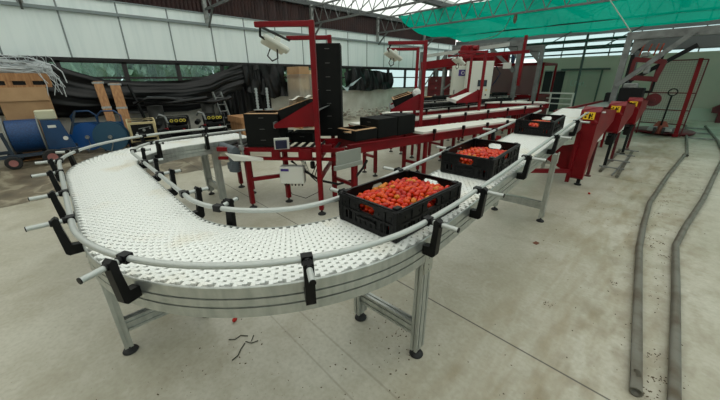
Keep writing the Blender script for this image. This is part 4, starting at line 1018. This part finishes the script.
# fallen tomatoes and bits of stem
for x, y, lab, m_ in ((-1.795, .528, 'single red tomato lying on the floor under the curved belt', 3), (-.67, 5.2, 'single tomato on the floor before the nearest red hood', 3)):
    o = bpy.data.objects.new('fallen_tomato', TME[m_]); COL.objects.link(o); o.location = (x, y, .0135); o.rotation_euler = (PI/2, 0, .6); tag(o, lab, 'tomato')
mb = MB(); mb.poly([(-.74, 3.13, .001), (-.70, 3.12, .001), (-.69, 3.18, .001), (-.73, 3.19, .001)], (0, 0, .004)); solo(mb, 'tomato_scrap', mat('crushed_red', (112, 66, 44), .7), 'small reddish scrap on the floor beside the straight belt', 'scrap', (-.72, 3.15, 0))
mb = MB()
for k, pts in enumerate((((-1.66, .43), (-1.63, .46), (-1.64, .50), (-1.60, .53)), ((-1.57, .50), (-1.53, .52), (-1.52, .56)), ((-1.56, .49), (-1.53, .45), (-1.50, .42), (-1.49, .38)), ((-1.55, .53), (-1.58, .56)))):
    mb.tube([(x, y, .004 + .002 * (i % 2)) for i, (x, y) in enumerate(pts)], .0032, 5)
solo(mb, 'dry_sprig', mat('dry_stem', (42, 46, 32), .8), 'dry dark tomato stems on the floor under the curved belt', 'plant stem', (-1.58, .5, 0))
mb = MB(); rn = random.Random(4)
def crumbs(cx, cy, rx, ry, n):
    for k in range(n):
        x = cx + rn.gauss(0, rx); y = cy + rn.gauss(0, ry); s_ = rn.uniform(.0015, .005); mb.box((x, y, s_ * .35), (s_ * rn.uniform(1, 2.5), s_, s_ * .7), rz=rn.uniform(0, 3))
crumbs(-1.0, 1.25, .14, .14, 60); crumbs(-.8, .95, .25, .2, 60); crumbs(.16, 3.8, .09, 1.6, 130); crumbs(-.3, 3.6, .3, 1.4, 90); crumbs(.30, 1.9, .05, .25, 80); crumbs(-1.5, .5, .3, .3, 60); crumbs(.25, 7.5, .2, 1.5, 60)
for x_, y_ in ((.07, 4.1), (.09, 3.9), (.17, 4.05), (.20, 3.75), (.22, 2.2), (.26, 2.0), (.24, 1.85), (-.35, 2.25), (-.05, 2.9), (.08, 5.0), (.12, 5.6)):
    crumbs(x_, y_, .02, .02, 14)
solo(mb, 'debris', mat('soil_crumbs', (84, 70, 50), .9), 'scattered crumbs of soil and dried leaf on the concrete', 'debris', (0, 3, 0), None, 'stuff')
# cord hanging through the netting
mb = MB(); mb.tube([(-5.05, 12.2, 3.75), (-5.10, 12.2, 3.5), (-5.25, 12.2, 3.15), (-5.5, 12.2, 2.98), (-5.9, 12.2, 2.9), (-6.6, 12.3, 2.86)], .014, 6)
solo(mb, 'hanging_air_line', mat('pale_cord', (160, 176, 162), .6), 'pale air line dropping from the netting to the portal', 'hose', (-5.2, 12.2, 3))
mb = MB(); mb.ell((-4.85, 12.0, 3.42), (.06, .06, .16), 10, 8); solo(mb, 'hoist_grip', mat('worn_pink_plastic', (150, 108, 92), .6), 'worn pinkish hoist grip hanging under the teal netting', 'hoist', (-4.85, 12, 3.4))
mb = MB(); mb.tube([(-2.10, 10.2, 3.95), (-2.0, 10.2, 3.3), (-1.40, 10.2, 2.535)], .012, 6)
solo(mb, 'dangling_string', MATS['pale_cord'], 'thin pale cord hanging from the roof down to the gantry', 'cord', (-2.2, 12, 3))
# ---------------------------------------------------------------- black plastic sheeting on the left wall
TARP = mat('black_sheeting', (11, 11, 12), .40, 0, (8, 8, 9), 3, bump=.5, bscale=5, spec=.35, stretch=(1, .5, 2.5))
def tarp(label, y0, y1, top, bot, folds, name='plastic_sheet', x=XW + .10, amp=.04, hole=None, dirn=1):
    mb = MB(); nu, nv = 90, 26; vs = []; fs = []
    for i in range(nu + 1):
        u = i / nu
        for j in range(nv + 1):
            v = j / nv; zt, zb = top(u), bot(u)
            z = zt + (zb - zt) * v + .02 * math.sin(17 * u + 3)
            a = amp * (.35 + v) * math.sin(folds * u * PI + 2.2 * v * dirn + math.sin(5 * u) * 2) + amp * .5 * math.sin(folds * 1.7 * u * PI - 3 * v)
            a += .05 * math.sin(PI * v)
            vs.append((x + abs(a) + .01, y0 + (y1 - y0) * u, z))
    w = nv + 1
    for i in range(nu):
        for j in range(nv):
            u, v = (i + .5) / nu, (j + .5) / nv
            if hole and any(((u - h[0]) / h[2]) ** 2 + ((v - h[1]) / h[3]) ** 2 < 1 for h in hole): continue
            fs.append((i*w+j, (i+1)*w+j, (i+1)*w+j+1, i*w+j+1))
    mb.add(vs, fs, True)
    return solo(mb, name, TARP, label, 'plastic sheet', (x, (y0 + y1) / 2, 0), 'black plastic sheeting along the left wall')
def lerp(pts):
    def f(u):
        for (a, b), (c, d) in zip(pts[:-1], pts[1:]):
            if u <= c: return b + (d - b) * (u - a) / (c - a)
        return pts[-1][1]
    return f
def swag(label, pts, name='plastic_sheet'):
    """gathered sheet hanging in a swag: pts are (y, z top, z bottom)"""
    y0, y1 = pts[0][0], pts[-1][0]; n = lambda y: (y - y0) / (y1 - y0)
    T = lerp([(n(p[0]), p[1]) for p in pts]); Bt = lerp([(n(p[0]), p[2]) for p in pts])
    mb = MB(); nu, nv = 80, 40
    def f(u, v):
        z = T(u) + (Bt(u) - T(u)) * v
        a = (.006 + .010 * math.sin(3 * u + 1) ** 2) * math.sin(v * 29 + 5 * math.sin(2.2 * u + 1)) + .022 * math.sin(v * 9 + 6 * u) + .006 * math.sin(v * 57 - 9 * u) + .010 * math.sin(v * 19 + 13 * u) + .08 * math.sin(PI * v) + .02 * math.sin(21 * u + 9 * v)
        return (XW + .22 + a, y0 + (y1 - y0) * u, z)
    mb.grid(f, nu, nv); return solo(mb, name, TARP, label, 'plastic sheet', (XW + .2, (y0 + y1) / 2, 0), 'black plastic sheeting along the left wall')
swag('long black plastic swag sagging below the window behind the planks and generators', ((-1.9, 1.98, 1.0), (.05, 2.0, .75), (.5, 1.78, .7), (1.1, 1.56, .75), (1.8, 1.52, .72), (2.8, 1.53, .7), (3.5, 1.64, .8), (4.0, 1.8, 1.1), (4.6, 1.99, 1.25)))
tarp('black plastic curtain hanging from the lintel to the floor, beside the wrapped boxes', 3.7, 5.5, lerp([(0, 1.45), (.35, 1.98), (1, 1.98)]), lerp([(0, .1), (1, .1)]), 16, x=XW + .16, amp=.05)
tarp('torn black plastic swag with two holes, under the lintel left of the wrapped boxes', 4.6, 6.5, lerp([(0, 1.95), (1, 1.98)]), lerp([(0, 1.2), (.5, .95), (.8, 1.0), (1, 1.35)]), 7, x=XW + .30, amp=.06, hole=[(.24, .33, .10, .2), (.86, .32, .12, .22)])
tarp('black plastic sheet bunched under the lintel, right of the tall carton tower', 7.35, 8.7, lerp([(0, 1.93), (1, 1.90)]), lerp([(0, 1.2), (.3, 1.05), (.7, 1.5), (1, 1.6)]), 8, x=XW + .14, amp=.05)
tarp('draped black plastic sheet over the window left of the middle red station', 8.9, 11.9, lerp([(0, 1.78), (.15, 1.98), (1, 1.80)]), lerp([(0, 1.2), (.3, 1.05), (1, 1.12)]), 9, x=XW + .18, amp=.07)
mb = MB(); mb.poly([(XW + .33, 7.9, 1.72), (XW + .33, 8.6, 1.32), (XW + .33, 8.95, 1.05), (XW + .33, 9.1, 1.35), (XW + .33, 9.75, 1.62), (XW + .33, 9.25, 1.30), (XW + .33, 8.85, 1.22)], (.004, 0, 0))
solo(mb, 'plastic_sheet', mat('pale_sheeting', (186, 204, 208), .5), 'pale blue torn plastic flap between the two black sheets', 'plastic sheet', (XW + .3, 8.9, 1))
# ---------------------------------------------------------------- corner with pallet, cardboard box and strapping
r_ = thing('cardboard_box', 'large brown cardboard box standing behind the blue cable cart', 'box', (-9.56, -.35, 0), R(4))
mb = MB(); mb.cbox((0, 0, .78), (.55, .74, 1.26), .01); mb.build('box_body', CARD, r_)
mb = MB(); mb.box((.285, -.01, 1.30), (.012, .72, .26), ry=R(-5)); mb.build('top_flap', CARD, r_)
mb = MB()
for z in (.02, .13): 
    for k in range(5): mb.bb(-.3 + k * .135, -.2 + k * .135, -.45, .45, z - .01, z + .01)
for y in (-.4, 0, .4): mb.bb(-.3, .3, y - .05, y + .05, .03, .12)
mb.build('pallet_base', WOOD, r_)
r_ = thing('wooden_crate', 'shallow wooden crate with dark slots lying on the cardboard box', 'crate', (-9.6, -.35, 1.425), R(4))
mb = MB()
for z, h in ((.02, .04), (.19, .14)): mb.bb(-.32, .32, -.46, .46, z - h/2, z + h/2)
for y in (-.42, -.14, .14, .42): mb.bb(-.30, .31, y - .05, y + .05, .04, .12)
mb.build('boards', WOOD, r_)
mb = MB(); mb.bb(-.28, .28, -.44, .44, .045, .115); mb.build('inside_shade', DARK, r_)  # dark block filling the hollow stands in for shade in the slots
STRAP = mat('white_strapping', (196, 202, 204), .45)
mb = MB(); rn = random.Random(11)
for k in range(34):
    z = 1.72 + rn.uniform(0, .24); ph = rn.uniform(0, 6); x = -9.65 + rn.uniform(-.1, .3); pts = []
    for i in range(13):
        u = i / 12; pts.append((x + .08 * math.sin(5 * u + ph), -.98 + 1.2 * u, z + .045 * math.sin(4 * u + ph) - .18 * max(0, u - .75) * 2))
    mb.tube(pts, .009, 5)
for k in range(16):
    y = rn.uniform(-.1, .16); x = -9.45 + rn.uniform(-.05, .12); L = rn.uniform(.3, .75); z0 = 1.86 + rn.uniform(-.06, .08)
    mb.tube([(x - .1, y - .25, z0), (x, y - .05, z0 - .02), (x + .03, y + .05, z0 - .14), (x + .04, y + .10 + rn.uniform(-.04, .06), z0 - L * .6), (x + .03, y + .10 + rn.uniform(-.06, .1), z0 - L)], .007, 5)
for k in range(8):
    y = -.75 + k * .13; mb.tube([(-9.5, y, 1.85), (-9.42, y + .03, 2.02), (-9.45, y + .1, 1.98), (-9.5, y + .14, 1.84)], .006, 5)
mb.tube([(-9.45, .05, 1.84), (-9.4, .25, 1.86), (-9.4, .36, 1.72), (-9.4, .38, 1.5)], .010, 6); mb.tube([(-9.35, -.85, 1.7), (-9.3, -.6, 1.76), (-9.3, -.2, 1.70), (-9.35, .1, 1.78)], .011, 6)
solo(mb, 'strapping_coil', STRAP, 'tangled coil of white strapping heaped on the wooden crate', 'strapping', (-9.7, -.3, 1.7))
# blue cable reel cart
c = thing('reel_cart', 'blue wheeled cart carrying a large drum of blue hose', 'cart', (-8.85, -.45, 0), R(0))
mat('drum_steel', (150, 152, 148), .45, .4)
for s_ in (-.29, .17):
    mb = MB(); mb.lathe((0, s_, .56), [(.06, 0), (.345, 0), (.355, .01), (.345, .02), (.06, .02)], 32, axis=(0, 1, 0), smooth=False); mb.build('drum_flange', MATS['drum_steel'], c)
mb = MB(); pr = [(.29 + .010 * abs(math.sin(k * PI / 2)), -.26 + k * .43 / 40) for k in range(41)]; mb.lathe((0, 0, .56), pr, 32, axis=(0, 1, 0)); mb.build('blue_hose', BLUEH, c)
mb = MB(); mb.poly([(.18, .20, .26), (.18, .62, .26), (.18, .50, .80), (.18, .22, .84)], (-.34, 0, 0)); e_ = mb.build('blue_housing', BLUEP, c)
mb = MB(); mb.cyl((.18, .50, .46), (.20, .50, .46), .04, 14); mb.bb(.182, .188, .30, .42, .68, .73); mb.build('housing_badge', WHITEP, e_)
mb = MB(); mb.cbox((0, .33, .92), (.20, .30, .18), .02); mb.build('cream_motor', mat('motor_cream', (190, 188, 160), .5), c)
mb = MB(); mb.bar((-.3, -.7, .22), (-.3, .66, .24), .06, .06); mb.bar((.3, -.7, .22), (.3, .66, .24), .06, .06); mb.bar((.2, -.6, .24), (-.2, -.6, .24), .06, .05); mb.bar((.25, -.30, .22), (.25, -.34, .66), .05, .05, up=(0, 1, 0)); mb.bar((.3, -1.1, .17), (.3, -.65, .22), .06, .04); mb.bar((.0, .6, .5), (-.1, .78, .95), .03, .03); mb.build('chassis', mat('dark_blue_steel', (34, 48, 62), .5), c)
for (x, y, r_) in ((.38, .22, .15), (.36, -.32, .12), (-.38, .22, .15), (-.36, -.32, .12)):
    mb = MB(); mb.lathe((x - .04, y, r_), [(.0, 0), (r_ * .55, 0), (r_ * .9, .0), (r_, .02), (r_, .06), (r_ * .9, .08), (r_ * .55, .08), (0, .08)], 22, axis=(1, 0, 0), smooth=False); w_ = mb.build('wheel', RUBBER, c)
    mb = MB(); mb.lathe((x + .042, y, r_), [(r_ * .5, 0), (r_ * .52, .008), (r_ * .12, .004), (0, .01)], 18, axis=(1, 0, 0), smooth=False); mb.build('wheel_hub', mat('hub_red', (150, 96, 92), .5) if 'hub_red' not in MATS else MATS['hub_red'], w_)
# two blue discs on hand frames
def disc_reel(label, loc, rz, r_, m1):
    c = thing('hose_reel', label, 'hose reel', loc, rz, 'blue hose reels by the left wall')
    mb = MB(); mb.lathe((.0, 0, .36), [(0, .0), (.05, .015), (r_ - .02, .0), (r_, .01), (r_, .03), (0, .03)], 30, axis=(1, 0, 0), smooth=False); mb.lathe((-.18, 0, .36), [(0, .0), (r_ - .02, 0), (r_, .01), (r_, .03), (0, .03)], 30, axis=(1, 0, 0), smooth=False); mb.build('reel_disc', m1, c)
    mb = MB(); mb.cyl((-.16, 0, .36), (.02, 0, .36), r_ * .55, 20); mb.build('wound_hose', BLUEH, c)
    mb = MB(); mb.tube([(.05, 0, .38), (.07, .02, .2), (.06, -.06, .02)], .012, 6); mb.cyl((.02, 0, .36), (.07, 0, .36), .04, 12); mb.build('crank', GALV, c)
    mb = MB(); mb.tube([(-.25, -.25, .0), (-.25, -.22, .8), (-.25, -.12, .90), (-.25, .12, .90), (-.25, .22, .8), (-.25, .25, .0)], .018, 8); mb.bar((-.25, -.22, .62), (-.25, .22, .62), .03, .08); mb.build('hand_frame', BLUEP, c)
    return c
disc_reel('bright blue hose reel between the cable cart and the darker reel', (-9.3, .42, 0), R(-12), .30, mat('bright_blue', (8, 74, 140), .4))
disc_reel('dark blue hose reel disc facing out, next to the leaning planks', (-8.95, .80, 0), R(-22), .325, mat('petrol_blue', (34, 74, 98), .45))
# leaning planks
for (a, b, w_, lab) in (((-9.35, .96, .02), (-9.78, .93, 1.52), .17, 'wide pine plank leaning on the wall, the left of two'), ((-9.35, 1.22, .02), (-9.78, 1.24, 1.48), .20, 'wide pine plank leaning on the wall, the right of two')):
    r_ = thing('plank', lab, 'plank', (a[0], a[1], 0), 0, 'leaning pine planks'); mb = MB(); mb.bar(a, b, w_, .045, up=(1, 0, .3)); mb.build('board', WOOD, r_, local=False)
    mb = MB(); v = V3(b) - V3(a); c_ = V3(b) - v * .02; mb.bar(c_ - v * .015, c_ + v * .012, w_ * 1.3, .06, up=(1, 0, .3)); c_ = V3(a) + v * .62; mb.bar(c_ - v * .02, c_ + v * .01, w_ * 1.12, .055, up=(1, 0, .3)); mb.build('metal_bracket', GALV, r_, local=False)
mb = MB(); mb.bar((-9.5, 1.75, 0), (-9.85, 1.52, 1.45), .05, .05); solo(mb, 'steel_bar', DARK, 'dark steel bar leaning beside the planks', 'bar', (-9.6, 1.6, 0))
mb = MB(); mb.bb(-9.6, -8.2, 1.15, 3.4, .10, .22); mb.bb(-9.5, -9.35, 1.2, 3.3, 0, .1); mb.bb(-8.45, -8.3, 1.2, 3.3, 0, .1)
solo(mb, 'low_platform', DARK, 'low black platform under the generators', 'platform', (-8.9, 2.2, 0))
# generators
def generator(label, loc, rz, style):
    g = thing('generator', label, 'generator', loc, rz, 'generators on the low platform')
    T = lambda *p: mbt.tube(p, .016, 6)
    mbt = MB()
    for s_ in (-.26, .26):
        T((.2, s_, .02), (.2, s_, .42), (.14, s_, .48), (-.2, s_, .48), (-.26, s_, .42), (-.26, s_, .02), (-.2, s_, .0), (.16, s_, .0), (.2, s_, .03))
    for x, z in ((.2, .02), (-.26, .02), (.14, .48), (-.2, .48)): T((x, -.26, z), (x, .26, z))
    mbt.build('tube_frame', mat('beige_frame', (190, 174, 130), .5) if style == 0 and 'beige_frame' not in MATS else (MATS['beige_frame'] if style == 0 else DARK), g)
    mb = MB(); mb.cbox((-.04, 0, .16), (.34, .40, .24), .03); mb.cyl((-.04, -.22, .17), (-.04, .22, .17), .13, 16); mb.cyl((.0, -.05, .3), (.0, .12, .42), .07, 10); mb.build('engine', BLACKP, g)
    if style == 0:
        mb = MB(); mb.cbox((.21, 0, .27), (.02, .50, .36), .01); p_ = mb.build('panel', MATS['beige_frame'], g)
        mb = MB(); mb.bb(.222, .228, -.21, .21, .14, .40); mb.build('panel_face', BLACKP, p_)
        mb = MB(); mb.cyl((.228, .02, .27), (.245, .02, .27), .03, 10); mb.cyl((.228, -.12, .22), (.24, -.12, .22), .018, 8); mb.cyl((.228, .14, .30), (.24, .14, .30), .018, 8); mb.bar((.236, -.08, .3), (.236, .16, .34), .012, .012); mb.build('dial', GALV, p_)
    else:
        mb = MB(); mb.cbox((.17, 0, .40), (.06, .44, .16), .03); p_ = mb.build('gauge_panel', BLACKP, g)
        for k, y in enumerate((-.12, -.02, .08, .15)):
            mb = MB(); mb.lathe((.20, y, .41), [(.022, 0), (.038, 0), (.038, .01), (.022, .01), (.022, 0)], 14, axis=(1, 0, 0)); mb.build('yellow_ring', mat('gauge_yellow', (196, 180, 60), .5) if 'gauge_yellow' not in MATS else MATS['gauge_yellow'], p_)
        mb = MB(); mb.cyl((.18, -.30, .12), (.24, -.30, .12), .12, 18); mb.cyl((.1, -.38, .34), (.2, -.42, .30), .06, 10); mb.build('recoil_wheel', DARK, g)
        mb = MB(); mb.cyl((.20, -.30, .22), (.23, -.22, .24), .025, 8); mb.cyl((.2, .10, .2), (.24, .12, .2), .022, 8); mb.build('red_cap', RED, g)
        mb = MB(); mb.tube([(.12, -.40, .48), (.16, -.34, .56), (.16, -.24, .52), (.2, -.2, .36)], .03, 8); mb.build('intake_hose', STEEL, g)
    return g
generator('beige framed generator with a black front panel, left end of the platform', (-8.75, 1.40, .22), R(-8), 0)
generator('black open-frame generator with yellow gauges, middle of the platform', (-8.75, 2.15, .22), R(-12), 1)
generator('black open-frame generator with yellow gauges, at the right end of the platform', (-8.75, 3.05, .22), R(-20), 1)
# more dark drums, shelving and boards behind the generators
for x, y, h, r_, lab in ((-9.75, 1.95, .92, .18, 'dark grey drum standing behind the generators, the left one'), (-9.7, 3.25, .95, .17, 'dark grey drum standing behind the generators, the right one')):
    mb = MB(); mb.lathe((x, y, 0), [(0, 0), (r_, 0), (r_, h * .33), (r_ + .01, h * .34), (r_, h * .35), (r_, h * .66), (r_ + .01, h * .67), (r_, h * .68), (r_, h), (0, h)], 22); solo(mb, 'drum', mat('drum_grey', (52, 52, 49), .6) if 'drum_grey' not in MATS else MATS['drum_grey'], lab, 'drum', (x, y, 0), 'drums behind the generators')
mb = MB(); mb.tube([(-9.6, 1.5, 1.0), (-9.5, 1.8, 1.12), (-9.5, 2.2, 1.10), (-9.55, 2.7, 1.0), (-9.5, 3.4, .96), (-9.55, 3.9, 1.05)], .09, 10, flat=.6); mb.tube([(-9.5, 1.7, .98), (-9.42, 2.4, 1.0), (-9.45, 3.2, 1.08)], .05, 8); solo(mb, 'rolled_sheeting', TARP, 'roll of dark sheeting lying over the drums behind the generators', 'rolled sheet', (-9.5, 2.6, .9))
r_ = thing('steel_ladder', 'short grey steel ladder leaning behind the right generator', 'ladder', (-9.3, 3.2, 0), 0)
for y in (3.05, 3.27):
    mb = MB(); mb.bar((-9.2, y + .5, .0), (-9.55, y + .36, 1.22), .035, .05); mb.build('stile', STEEL, r_, local=False)
for k in range(6):
    p_ = V3((-9.2, 3.55, .0)).lerp(V3((-9.55, 3.41, 1.22)), .12 + k * .15); mb = MB(); mb.cyl(p_, p_ + V3((0, .22, 0)), .016, 6); mb.build('rung', STEEL, r_, local=False)
mb = MB(); mb.bb(-9.3, -8.4, 3.62, 4.3, .42, .58); mb.bb(-9.25, -8.45, 3.66, 4.26, 0, .42)
solo(mb, 'wooden_box', WOOD, 'low wooden box right of the generators', 'box', (-8.9, 4, 0))
# two pale ribbed uprights in front of the black curtain
for y, lab in ((4.75, 'left'), (5.12, 'right')):
    mb = MB(); mb.cyl((-9.6, y, 0), (-9.6, y, 1.3), .035, 10)
    for k in range(14): mb.cyl((-9.6, y, .1 + k * .088), (-9.6, y, .13 + k * .088), .048, 10)
    mb.bb(-9.65, -9.55, y - .13, y + .13, .60, .66)
    solo(mb, 'ribbed_pole', mat('pale_ribbed', (170, 178, 178), .5) if 'pale_ribbed' not in MATS else MATS['pale_ribbed'], 'pale ribbed pole before the black curtain, the %s of two' % lab, 'pole', (-9.6, y, 0), 'ribbed poles')
# wrapped stack of brown boxes
r_ = thing('pallet', 'wooden pallet under the tall stack of wrapped brown boxes', 'pallet', (-9.3, 6.36, 0), 0)
mb = MB()
for k in range(5): mb.bb(-.45 + k * .19, -.32 + k * .19, -.55, .55, .10, .125)
mb.build('deck_boards', WOOD, r_); mb = MB()
for y in (-.5, 0, .5): mb.bb(-.45, .45, y - .05, y + .05, 0, .10)
mb.build('blocks', WOOD, r_)
rn = random.Random(3)
CARDS = [mat('pale_cardboard', (196, 170, 136), .8), mat('greyed_cardboard', (168, 156, 138), .8), CARD]
for lv in range(5):
    for k in range(2):
        h = .36; y = 6.16 + k * .40 + rn.uniform(-.01, .01)
        z0 = .127 + lv * .36
        if lv == 4 and k == 1: h = .26
        mb = MB(); mb.cbox((-9.3, y, z0 + h/2), (.72, .385, h - .006), .008); mb.bb(-8.94, -8.935, y - .03, y + .03, z0 + .01, z0 + h - .01)
        solo(mb, 'brown_box', CARDS[(lv * 2 + k) % 3], 'brown box of the film-wrapped stack, %s layer, %s' % (('bottom', 'second', 'third', 'fourth', 'top')[lv], ('left column', 'right column')[k]), 'box', (-9.3, y, z0), 'brown boxes of the wrapped stack')
mb = MB(); ring = [(-8.91, 5.46), (-8.91, 6.64), (-9.70, 6.64), (-9.70, 5.46)]
mb.grid(lambda u, v: (-8.915 + .01 * math.sin(30 * u + 8 * v), 5.94 + .84 * u, .15 + 1.55 * v), 40, 20); mb.grid(lambda u, v: (-9.68 + .77 * u, 5.945 + .006 * math.sin(20 * u + 8 * v), .15 + 1.55 * v), 20, 20)
solo(mb, 'stretch_film', film_mat('stretch_film', (238, 240, 240), (230, 232, 232), .28), 'clear stretch film wound round the stack of brown boxes', 'stretch film', (-9, 6, .8))
# white rubble and trays along the foot of the wall
mb = MB(); rn = random.Random(8)
for k in range(150):
    y = rn.uniform(6.8, 12.0); s_ = rn.uniform(.03, .12); x = -9.6 + rn.uniform(-.35, .35); z = rn.uniform(.02, .42) * (1 - abs(x + 9.6)); mb.box((x, y, z), (s_, s_ * rn.uniform(1, 3), s_ * .5), rz=rn.uniform(0, 3), rx=rn.uniform(-.4, .4))
solo(mb, 'rubble', mat('pale_rubble', (186, 182, 170), .8, 0, (120, 112, 98), 4), 'pale rubble and broken trays along the foot of the left wall', 'rubble', (-9.6, 9, 0), None, 'stuff')
mb = MB(); mb.bb(-9.6, -9.2, 6.9, 7.15, 0, 1.2); solo(mb, 'timber_post', WOOD, 'short pale timber post just right of the carton tower', 'post', (-9.4, 7, 0))
